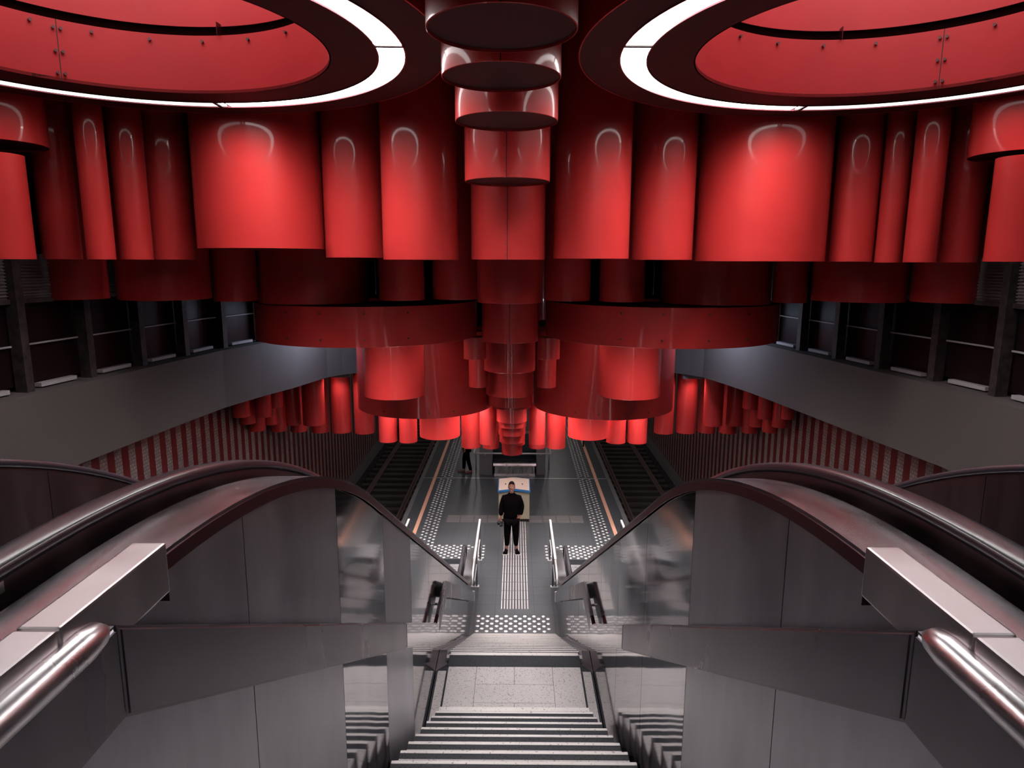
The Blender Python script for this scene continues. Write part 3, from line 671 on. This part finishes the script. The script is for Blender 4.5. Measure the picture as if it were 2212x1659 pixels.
    while y < 12.0:
        z = stepline(y)
        if src is None:
            t = bmesh.new(); box(t, -.5, .5, -.2, .2, -.03, 0)
            for k in range(24): box(t, -.49 + k * .041, -.475 + k * .041, -.195, .195, 0, .008)
            box(t, -.5, .5, .19, .2, -.26, 0)
            src = q = obj('step', t, STEEL_BAND, root)
        else: q = src.copy(); COL.objects.link(q); q.parent = root
        q.location = (s * 1.675 - ox, y - oy, z - .005); y += .4
    # landing plates and combs
    t = bmesh.new(); box(t, *X(1.17, 2.18), 12.15, 15.08, -.02, .012); pl = part('landing_plate', t, STEEL_TUBE)
    t = bmesh.new()
    for k in range(26): box(t, *X(1.18, 2.17), 12.4 + k * .1, 12.41 + k * .1, .012, .014)
    part('plate_groove', t, GREY_PAINT, pl)
    t = bmesh.new(); box(t, *X(1.17, 2.18), 15.08, 15.36, -.02, .010); part('dark_threshold', t, GRANITE)
    t = bmesh.new(); box(t, *X(1.17, 2.18), -1.9, 1.55, EYE - 1.66, EYE - 1.60); part('top_plate', t, STEEL_TUBE)
    # raised cover box on the deck edge beside the mezzanine
    for (y0, y1) in ((-1.9, 1.115), (1.12, 1.50)):
        t = bmesh.new(); box(t, *X(.815, .895), y0, y1, prof(.5) - .075, prof(.5) + .048, .006); part('edge_cover', t, STEEL_COVER)
    t = bmesh.new(); box(t, *X(.82, .868), 1.50, 1.502, prof(.5) - .1, prof(.5) + .04); part('cover_end', t, STEEL_IN)
    return root
esc_l = escalator(-1); esc_r = escalator(1)

# ------------------------------------------------------------------ handrail bands along the stairs
def band(s):
    root = empty('stair_handrail', (s * .81, 6.9, 3.0)); tag(root, 'steel handrail band along the %s side of the stairs, bending at the landing' % side[s], 'handrail', 'handrail bands of the stairs')
    def top(y):
        if y < 1.25: return .72
        if y < 6.43: return .72 + (y - 1.25) * (3.65 - .72) / (6.43 - 1.25)
        if y < 7.36: return 3.65
        return 3.65 + (y - 7.36) * .54
    def poly(y0, y1, hgt):
        ys = [y0] + [y for y in (1.25, 6.43, 7.36) if y0 < y < y1] + [y1]
        return [(y - 6.9, EYE - top(y) - 3.0) for y in ys], ys, hgt
    secs = [(-1.2, 1.248), (1.252, 4.60), (4.604, 6.60), (6.604, 9.2), (9.204, 12.35)]
    x0, x1 = sorted((s * .79 - s * .81, s * .83 - s * .81))
    for y0, y1 in secs:
        pts, ys, _ = poly(y0, y1, .2)
        low = [(y, z - .205) for y, z in pts]
        t = bmesh.new(); F = prism_x(t, pts + low[::-1], x0, x1)
        bmesh.ops.bevel(t, geom=[e for e in t.edges if abs(e.verts[0].co.x - e.verts[1].co.x) < 1e-5], offset=.008, segments=3, affect='EDGES')
        for f in t.faces: f.smooth = False
        obj('band_panel', t, STEEL_BAND if y1 < 4.7 or 6.6 < y0 < 7 else STEEL_POL, root)
    # round grip tube on the level part
    t = tube(bmesh.new(), [(0, -1.2 - 6.9, EYE - .715 - 3), (0, 1.16 - 6.9, EYE - .715 - 3), (0, 1.21 - 6.9, EYE - .717 - 3), (0, 1.235 - 6.9, EYE - .722 - 3)], [.034, .034, .026, .012], 20); obj('grip_tube', t, STEEL_TUBE, root)
    for y in (.5, 2.4, 4.3, 5.9, 7.0, 9.0, 11.4):
        t = tube(bmesh.new(), [(0, y - 6.9, EYE - top(y) - 3.1), (s * .06, y - 6.9, EYE - top(y) - 3.1)], .014, 10); obj('bracket', t, STEEL_TUBE, root)
    t = tube(bmesh.new(), [(0, 12.36 - 6.9, EYE - top(12.36) - 3 - .0), (0, 12.36 - 6.9, EYE - top(12.36) - 3 - .2)], .03, 14); obj('end_cap', t, STEEL_TUBE, root)
band(-1); band(1)

# ------------------------------------------------------------------ guard rails at the foot of the escalators
def guard(x, label, glass=True):
    root = empty('guard_rail', (x, 14.5, 0)); tag(root, label, 'railing', 'guard rails at the foot of the escalators')
    for y in (15.35, 14.0):
        obj('post', nb(-.02, .02, y - 14.5 - .02, y - 14.5 + .02, 0, .98, .004), STEEL_BAND, root)
        obj('foot', nb(-.05, .05, y - 14.5 - .05, y - 14.5 + .05, 0, .012, .003), RAILTUBE, root)
    obj('top_rail', nb(-.025, .025, 13.2 - 14.5, 15.38 - 14.5, .98, 1.02, .006), RAILTUBE, root)
    obj('mid_rail', nb(-.012, .012, 13.2 - 14.5, 15.35 - 14.5, .50, .53, .004), RAILTUBE, root)
    t = tube(bmesh.new(), [(0, 13.2 - 14.5, .99), (0, 12.7 - 14.5, .95), (0, 12.5 - 14.5, .80)], .02, 10); obj('return_bend', t, RAILTUBE, root)
guard(-.835, 'steel guard rail at the foot of the left escalator, beside the guide lines')
guard(.835, 'steel guard rail at the foot of the right escalator, beside the guide lines')
guard(-2.52, 'steel guard rail end beside the orange line on the left')
guard(2.52, 'steel guard rail end beside the orange line on the right')

# ================================================================== PLATFORM MARKINGS
def studs(name, label, pts, near_first=100):
    """steel studs set in the floor; the nearest hundred are parts, the rest one object"""
    pts = sorted(pts, key=lambda p: p[1]); cx = sum(p[0] for p in pts) / len(pts); cy = sum(p[1] for p in pts) / len(pts)
    root = empty(name, (cx, cy, 0)); tag(root, label, 'tactile paving', 'steel stud paving')
    def dome(t, x, y):
        revolve(t, [(.038, 0), (.035, .005), (.026, .009), (.012, .011), (.0005, .0115)], 14, cx=x, cy=y)
    t = bmesh.new(); dome(t, 0, 0)
    for f in t.faces: f.smooth = True
    for e in t.edges: e.smooth = True
    src = obj('stud', t, STUD, root)
    for i, (x, y) in enumerate(pts[:near_first]):
        q = src if i == 0 else src.copy()
        if i: COL.objects.link(q); q.parent = root
        q.location = (x - cx, y - cy, 0)
    if len(pts) > near_first:
        t = bmesh.new()
        for x, y in pts[near_first:]:
            revolve(t, [(.038, 0), (.03, .009), (.0005, .0115)], 8, cx=x - cx, cy=y - cy)
        tag(obj('far_studs', t, STUD, root), kind='stuff')
pts = []
for k in range(7):
    y = 12.15 + .095 * k
    for j in range(8): pts.append(((-.73 if k % 2 == 0 else -.64) + .187 * j, y))
studs('stud_paving', 'block of steel studs across the corridor floor at the foot of the stairs', pts)
for s in (-1, 1):
    pts = []
    for i, cx in enumerate((2.43, 2.33, 2.20, 2.10)):
        y = 16.05 + (.1 if i % 2 else 0)
        while y < 30: pts.append((s * cx, y)); y += .2
    studs('stud_paving', 'long double band of steel studs beside the %s orange line' % side[s], [p for p in pts if abs(p[1] - 21.58) > .08])
    pts = []
    for k in range(9):
        y = 15.47 + .0875 * k; x = .78 + (.0935 if k % 2 else 0)
        while x < 2.15: pts.append((s * x, y)); x += .187
    pts = [p for p in pts if not (.80 < abs(p[0]) < .87 and abs(p[1] - 15.35) < .12)]
    studs('stud_paving', 'cross band of steel studs in front of the %s escalator' % side[s], pts)
    # orange line
    a, b = sorted((s * 2.60, s * 2.70)); o = obj('painted_line', nb(a, b, 15.6, 21.54, 0, .004), YELLOW)
    tag(o, 'faded orange line along the %s platform edge, nearer length' % side[s], 'floor marking', 'orange safety lines')
    o = obj('painted_line', nb(a, b, 21.62, 45.9, 0, .004), YELLOW)
    tag(o, 'faded orange line along the %s platform edge, beyond the metal joint' % side[s], 'floor marking', 'orange safety lines')
# guide bars down the middle
root = empty('guide_path', (0, 15.3, 0)); tag(root, 'pale ribbed guide lines running from the stairs to the cabinet', 'tactile paving')
def guide_tile(n, x_sp, L, par, loc, rot=0, src=[None]):
    t = bmesh.new()
    for k in range(n): box(t, -(n - 1) / 2 * x_sp + k * x_sp - .009, -(n - 1) / 2 * x_sp + k * x_sp + .009, -L / 2, L / 2, 0, .006, .002)
    q = obj('ribbed_tile', t, BAR, par); q.location = loc; q.rotation_euler = (0, 0, rot); return q
src = guide_tile(10, .0605, .375, root, (0, 0, 0)); y = 13.0
obj('ribbed_tile_end', nb(0, .001, 0, .001, 0, .001), BAR, root) if False else None
first = True
while y < 17.45:
    q = src if first else src.copy()
    if not first: COL.objects.link(q); q.parent = root
    first = False; q.location = (0, y + .2 - 15.3, 0); y += .40
root = empty('guide_path', (0, 17.98, 0)); tag(root, 'pale ribbed guide band crossing the platform behind the man', 'tactile paving')
t = bmesh.new()
for k in range(7): box(t, -.175, .175, -.23 + k * .0767 - .012, -.23 + k * .0767 + .012, 0, .006, .002)
src = obj('ribbed_tile', t, BAR_DARK, root); first = True
for k in (0, 1, 2, 3, 6, 7, 8, 9):
    q = src if first else src.copy()
    if not first: COL.objects.link(q); q.parent = root
    first = False; q.location = (-1.71 + k * .38, 0, 0)

# ------------------------------------------------------------------ cabinet behind the man
root = empty('ticket_cabinet', (-.03, 17.98, 0)); tag(root, 'cream cabinet with sloping peach top edged in blue, behind the man', 'cabinet')
obj('plinth', nb(-.41, .41, -.19, .24, 0, .09), BLACK, root)
t = bmesh.new(); prism_x(t, [(-.22, .09), (.26, .09), (.26, 1.0), (-.22, .86)], -.42, .42); obj('body', t, CREAM, root)
def gable(x): return .055 * (1 - abs(x) / .44)
t = bmesh.new(); n = 8
def plate(t, x0, x1, ya, yb, za, zb, th, mi=0):
    V = []
    for i in range(n + 1):
        x = x0 + (x1 - x0) * i / n; g_ = gable(x)
        V.append([t.verts.new((x, ya, za + g_)), t.verts.new((x, yb, zb + g_)), t.verts.new((x, yb, zb + g_ + th)), t.verts.new((x, ya, za + g_ + th))])
    F = [t.faces.new(V[0]), t.faces.new(V[-1])]
    for A, B in zip(V, V[1:]):
        for j in range(4): F.append(t.faces.new((A[j], A[(j + 1) % 4], B[(j + 1) % 4], B[j])))
    bmesh.ops.recalc_face_normals(t, faces=F)
plate(t, -.44, .44, -.27, .28, .855, 1.02, .05); obj('blue_rim', t, BLUE, root)
t = bmesh.new(); plate(t, -.415, .415, -.245, .262, .905 + .006, 1.06 + .006, .006); tp = obj('sloping_top', t, PEACH, root)
for sx in (-.23, .23):
    t = bmesh.new(); box(t, sx - .012, sx + .012, -.03, .02, 1.01, 1.025); box(t, sx - .02, sx + .006, .0, .012, 1.01, 1.026); obj('printed_mark', t, GRAPH, tp)

# ------------------------------------------------------------------ enclosure with steel bench beyond the joint
root = empty('bench_enclosure', (-.1, 21.9, 0)); tag(root, 'grey steel enclosure with two piers and dark glass recess around the bench', 'enclosure')
obj('pier', nb(-1.10, -.66, 0, 1.0, 0, 1.35, .008), GREY_PAINT, root); obj('pier', nb(.80, 1.10, 0, 1.0, 0, 1.35, .008), GREY_PAINT, root)
obj('glass_back', nb(-.66, .80, .55, .57, .0, 1.30), mat('dark_glass', (.02, .035, .045), .12, 0, .5), root)
obj('recess_floor', nb(-.66, .80, .0, .55, .50, .53), GRANITE, root)
obj('back_frame', nb(-.66, .80, .5, .6, 1.30, 1.35), GREY_PAINT, root)
for x in (-.9, .95): obj('bolt', tube(bmesh.new(), [(x, -.012, .72), (x, .0, .72)], .02, 8), STUD, root)
root = empty('steel_bench', (-.02, 21.75, 0)); tag(root, 'bright stainless steel bench between the grey piers', 'bench')
obj('front_panel', nb(-.66, .66, .03, .3, .06, .36), steel('streaked_bench_steel', (.62, .62, .62), .3, .05, (9, 9, 1), .3), root)
t = bmesh.new(); prism_x(t, [(-.06, .40), (-.03, .46), (.3, .50), (.3, .36), (-.03, .36)], -.71, .71); obj('seat', t, STEEL_TUBE, root)
t = bmesh.new(); prism_x(t, [(-.05, 0), (-.05, .03), (.03, .09), (.3, .09), (.3, 0)], -.68, .68); obj('kick_plate', t, STEEL_TUBE, root)
# tube rail in front
root = empty('tube_railing', (-.1, 21.45, 0)); tag(root, 'bright horizontal tube railing in front of the steel bench', 'railing')
t = tube(bmesh.new(), [(-1.27, 0, .88), (1.27, 0, .88)], .025, 12); obj('front_tube', t, RAILTUBE, root)
for sx in (-1, 1):
    t = tube(bmesh.new(), [(sx * 1.25, 0, .88), (sx * 1.25, 1.1, .88)], .022, 12); obj('side_tube', t, RAILTUBE, root)
    t = tube(bmesh.new(), [(sx * 1.25, 1.1, .9), (sx * 1.25, 1.1, 0)], .022, 12); obj('post', t, RAILTUBE, root)
    t = tube(bmesh.new(), [(sx * .72, .9, .98), (sx * 1.2, .9, .98)], .016, 10); obj('back_tube', t, RAILTUBE, root)
    t = tube(bmesh.new(), [(sx * 1.2, .9, .98), (sx * 1.25, 1.1, .88)], .016, 10); obj('elbow', t, RAILTUBE, root)
# black box hanging above the right orange line
root = obj('monitor_box', nb(-.13, .13, -.1, .1, -.18, .18, .02), BLACK); root.location = (2.62, 25.5, 1.45); tag(root, 'small black box beside the broad bright drum above the right orange line', 'box')
o = obj('support_pole', tube(bmesh.new(), [(0, 0, -.18), (0, 0, -1.45)], .03, 10), BLACK, root)

# ================================================================== PEOPLE
def skin_mesh(name, nodes, edges, m, parent=None, sub=2, root=0, smooth=True):
    """nodes = [(x, y, z, rx, ry)]"""
    me = bpy.data.meshes.new(name); me.from_pydata([n[:3] for n in nodes], edges, []); me.materials.append(m)
    o = bpy.data.objects.new(name, me); COL.objects.link(o)
    sk = o.modifiers.new('skin', 'SKIN'); sk.use_smooth_shade = smooth
    sv = me.skin_vertices[0].data if me.skin_vertices else None
    if sv is None:
        bm = bmesh.new(); bm.from_mesh(me); bm.verts.layers.skin.verify(); bm.to_mesh(me); bm.free(); sv = me.skin_vertices[0].data
    for i, n in enumerate(nodes): sv[i].radius = (n[3], n[4] if len(n) > 4 else n[3]); sv[i].use_root = (i == root)
    sb = o.modifiers.new('sub', 'SUBSURF'); sb.levels = sub; sb.render_levels = sub
    if parent is not None: o.parent = parent
    return o
def ellipsoid(bm, c, r, n=20):
    res = bmesh.ops.create_uvsphere(bm, u_segments=n, v_segments=n // 2 + 2, radius=1)
    for v in res['verts']: v.co = Vector((v.co.x * r[0] + c[0], v.co.y * r[1] + c[1], v.co.z * r[2] + c[2]))
    for f in bm.faces: f.smooth = True
def hand(nodes, edges, w, base, d, side_, palm=.075, fl=.07, curl=(0, -.3, 0), tv=None):
    """palm and five fingers growing from node index w at wrist position base in direction d"""
    d = Vector(d).normalized(); sd = Vector(side_).normalized(); cu = Vector(curl)
    nodes.append((*(Vector(base) + d * palm * .5), .024, .016)); p = len(nodes) - 1; edges.append((w, p))
    nodes.append((*(Vector(base) + d * palm), .026, .015)); q = len(nodes) - 1; edges.append((p, q))
    for k, (o_, l) in enumerate(((-.030, .86), (-.010, 1.0), (.010, .95), (.029, .75))):
        a = Vector(base) + d * (palm + .012) + sd * o_; b = a + d * fl * l * .5 + cu * .006; c = b + d * fl * l * .4 + cu * .022
        for v in (a, b, c): nodes.append((*v, .0085, .0085)); edges.append(((q if v is a else len(nodes) - 2), len(nodes) - 1))
    a = Vector(base) + d * palm * .35 - sd * .034; b = a - sd * .018 + d * .03; c = b + d * .026 + cu * .012
    for v in (a, b, c): nodes.append((*v, .010, .010)); edges.append(((p if v is a else len(nodes) - 2), len(nodes) - 1))
def head(root, o3, tilt, skin_par):
    """face details as children; o3 = head centre, face towards -y, tilted back by tilt"""
    Mt = Matrix.Translation(o3) @ Matrix.Rotation(-tilt, 4, 'X')
    def P(bm):
        bm.transform(Mt); return bm
    t = bmesh.new(); ellipsoid(t, (0, 0, 0), (.078, .096, .118), 28)
    for v in t.verts:                                   # jaw narrows, brow and cheeks shaped
        z = v.co.z
        if z < -.02: k = 1 - (-.02 - z) * 2.6; v.co.x *= max(.6, k); v.co.y = v.co.y * max(.75, 1 - (-.02 - z) * 1.2) - (.012 if v.co.y < 0 else 0) * 1
        if v.co.y < -.05 and -.01 < z < .03: v.co.y += .006
    ellipsoid(t, (0, -.098, -.012), (.012, .018, .022), 10); ellipsoid(t, (0, -.092, .012), (.008, .012, .03), 10)
    ellipsoid(t, (0, -.078, -.088), (.024, .02, .018), 10)
    for sx in (-1, 1): ellipsoid(t, (sx * .08, .006, -.004), (.010, .02, .030), 10); ellipsoid(t, (sx * .032, -.082, .028), (.022, .012, .007), 10)
    h = obj('head', P(t), SKIN, root)
    t = bmesh.new()
    for sx in (-1, 1): ellipsoid(t, (sx * .03, -.086, .010), (.013, .008, .006), 10)
    obj('eyes', P(t), EYEW, h)
    t = bmesh.new()
    for sx in (-1, 1): ellipsoid(t, (sx * .03, -.0925, .010), (.005, .003, .005), 8)
    obj('irises', P(t), HAIR, h)
    t = bmesh.new()
    for sx in (-1, 1): ellipsoid(t, (sx * .031, -.090, .034), (.019, .006, .005), 8)
    obj('eyebrows', P(t), HAIR, h)
    t = bmesh.new(); ellipsoid(t, (0, -.094, -.048), (.023, .007, .006), 10); obj('mouth', P(t), LIPS, h)
    t = bmesh.new(); ellipsoid(t, (0, .012, .022), (.083, .098, .112), 28)
    dl = [v for v in t.verts if (v.co.z < .058 and v.co.y < -.030) or v.co.z < -.05 or (v.co.z < .02 and v.co.y < .02)]
    bmesh.ops.delete(t, geom=dl, context='VERTS')
    for v in t.verts:
        v.co += Vector((random.uniform(-1, 1), random.uniform(-1, 1), random.uniform(-1, 1))) * .002
        if v.co.z > .09: v.co.z += .008
    r = obj('hair', P(t), HAIR, h); sm = r.modifiers.new('s', 'SOLIDIFY'); sm.thickness = .012
    return h
def shoe(root, x, y, a, upper, sole):
    Mt = Matrix.Translation((x, y, 0)) @ Matrix.Rotation(a, 4, 'Z')
    t = bmesh.new(); prof_ = [(-.17, .045), (-.14, .060), (-.08, .058), (0, .042), (.07, .040), (.105, .034)]
    rows = []
    for yy, hw in prof_:
        hz = .055 + max(0, (yy + .10)) * .30
        rows.append([t.verts.new((hw * math.cos(q), yy * .9, .022 + hz * max(0, math.sin(q)))) for q in [math.pi * k / 8 for k in range(9)]])
    F = []
    for A, B in zip(rows, rows[1:]):
        for k in range(8): f = t.faces.new((A[k], A[k + 1], B[k + 1], B[k])); f.smooth = True
    t.faces.new(rows[0]); t.faces.new(rows[-1]); bmesh.ops.recalc_face_normals(t, faces=list(t.faces)); t.transform(Mt)
    sh = obj('shoe', t, upper, root)
    t = bmesh.new(); poly = [(hw * 1.08, yy * .92) for yy, hw in prof_] + [(-hw * 1.08, yy * .92) for yy, hw in prof_[::-1]]
    prism_z(t, poly, 0.003, .026); t.transform(Mt); obj('sole', t, sole, sh)

# --- the man standing on the guide lines, looking up at the camera
man = empty('person', (-.085, 15.78, .005)); tag(man, 'person in black sweater and trousers standing on the guide lines, looking up, camera in hand', 'person')
N = [(0, 0, .96, .10, .085), (0, .0, 1.12, .115, .08), (0, .0, 1.30, .135, .085), (0, .005, 1.43, .10, .07), (0, .0, 1.50, .052, .05), (0, -.012, 1.57, .05, .05), (0, -.02, 1.66, .055, .06)]
E_ = [(i, i + 1) for i in range(6)]
def add(n, frm): N.append(n); E_.append((frm, len(N) - 1)); return len(N) - 1
for sx in (-1, 1):
    a = add((sx * .10, 0, .88, .085, .085), 0); a = add((sx * .115, -.005, .50, .055, .058), a); a = add((sx * .118, .01, .30, .048, .05), a); a = add((sx * .120, .015, .09, .034, .036), a); add((sx * .128, -.08, .035, .032, .022), a)
# his right arm (photo left) hangs and holds the camera, the left hand rests in the pocket
a = add((-.175, 0, 1.43, .06, .055), 3); a = add((-.245, .01, 1.17, .042, .042), a); a = add((-.262, -.03, .93, .027, .026), a)
hand(N, E_, a, (-.262, -.03, .92), (.02, -.25, -1), (1, -.4, 0), curl=(.4, -.9, 0))
a = add((.175, 0, 1.43, .06, .055), 3); a = add((.262, .03, 1.17, .042, .042), a); a = add((.205, -.07, .96, .027, .026), a)
hand(N, E_, a, (.205, -.07, .95), (-.35, .1, -1), (1, .6, 0), curl=(-.3, .3, 0))
body = skin_mesh('body', N, E_, SKIN, man)
hd = head(man, Vector((0, -.035, 1.685)), R(14), None)
# clothing
Nc = [(0, 0, .86, .20, .14), (0, 0, 1.02, .205, .14), (0, 0, 1.20, .22, .145), (0, .0, 1.38, .21, .13), (0, .0, 1.49, .10, .09), (0, -.003, 1.56, .072, .07)]
Ec = [(0, 1), (1, 2), (2, 3), (3, 4), (4, 5)]
def addc(n, f): Nc.append(n); Ec.append((f, len(Nc) - 1)); return len(Nc) - 1
a = addc((-.19, 0, 1.415, .075, .07), 3); a = addc((-.24, .01, 1.18, .078, .075), a); addc((-.262, -.025, .945, .056, .056), a)
a = addc((.19, 0, 1.415, .075, .07), 3); a = addc((.25, .02, 1.18, .078, .075), a); addc((.214, -.065, .975, .056, .056), a)
sw = skin_mesh('sweater', Nc, Ec, CLOTH, man)
Nt = [(0, 0, .92, .18, .13), (-.09, 0, .84, .11, .115), (-.105, -.005, .50, .082, .086), (-.112, .012, .155, .054, .058), (.09, 0, .84, .11, .115), (.105, -.005, .50, .082, .086), (.112, .012, .155, .054, .058)]
skin_mesh('trousers', Nt, [(0, 1), (1, 2), (2, 3), (0, 4), (4, 5), (5, 6)], CLOTH, man)
shoe(man, -.132, -.03, R(-10), CLOTH, SOLE); shoe(man, .132, -.03, R(10), CLOTH, SOLE)
# held camera
cm = empty('handheld_camera', (-.365, 15.71, .80)); tag(cm, 'small black camera held low in the hand of the person on the guide lines', 'camera')
obj('camera_body', nb(-.065, .065, -.035, .035, -.045, .045, .01), BLACK, cm)
t = tube(bmesh.new(), [(0, -.035, 0), (0, -.10, 0)], .035, 16); obj('lens', t, BLACK, cm)
cm.rotation_euler = (R(35), 0, R(25))

# --- second person, mostly hidden by the hanging tube, walking left
p2 = empty('person', (-1.63, 22.15, 0)); tag(p2, 'person in dark clothes walking left beside the grey pier, body half hidden by tubes', 'person')
p2.rotation_euler = (0, 0, R(-80))
N = [(0, 0, .95, .10, .085), (0, 0, 1.12, .11, .08), (0, 0, 1.30, .13, .085), (0, 0, 1.42, .10, .07), (0, 0, 1.49, .05, .05), (0, -.01, 1.58, .05, .055)]
E_ = [(i, i + 1) for i in range(5)]
for sx, fy in ((-1, -.10), (1, .12)):
    a = add((sx * .09, 0, .87, .08, .08), 0); a = add((sx * .09, fy * .5 - .03, .50, .054, .056), a); a = add((sx * .09, fy, .09, .034, .036), a); add((sx * .09, fy - .10, .035, .032, .022), a)
for sx in (-1, 1):
    a = add((sx * .17, 0, 1.42, .058, .055), 3); a = add((sx * .225, .02, 1.15, .042, .042), a); a = add((sx * .22, -.08 * sx, .92, .027, .026), a)
    hand(N, E_, a, (sx * .22, -.08 * sx, .91), (0, -.2, -1), (0, sx, 0), curl=(-sx * .4, -.5, 0))
skin_mesh('body', N, E_, SKIN, p2); head(p2, Vector((0, -.03, 1.66)), R(0), None)
Nc = [(0, 0, .84, .165, .13), (0, 0, 1.05, .17, .125), (0, 0, 1.25, .185, .125), (0, 0, 1.38, .165, .105), (0, 0, 1.48, .075, .07)]; Ec = [(0, 1), (1, 2), (2, 3), (3, 4)]
for sx in (-1, 1):
    a = addc((sx * .185, 0, 1.41, .075, .07), 3); a = addc((sx * .235, .02, 1.16, .062, .062), a); addc((sx * .228, -.075 * sx, .945, .046, .046), a)
skin_mesh('coat', Nc, Ec, CLOTH, p2)
skin_mesh('trousers', [(0, 0, .88, .14, .11), (-.085, 0, .80, .09, .10), (-.09, -.08, .50, .075, .08), (-.09, -.10, .10, .058, .06), (.085, 0, .80, .09, .10), (.09, .03, .50, .075, .08), (.09, .12, .10, .058, .06)], [(0, 1), (1, 2), (2, 3), (0, 4), (4, 5), (5, 6)], DENIM, p2)
shoe(p2, -.09, -.15, R(-5), SHOEB, SHOEB); shoe(p2, .09, .07, R(5), SHOEB, SHOEB)
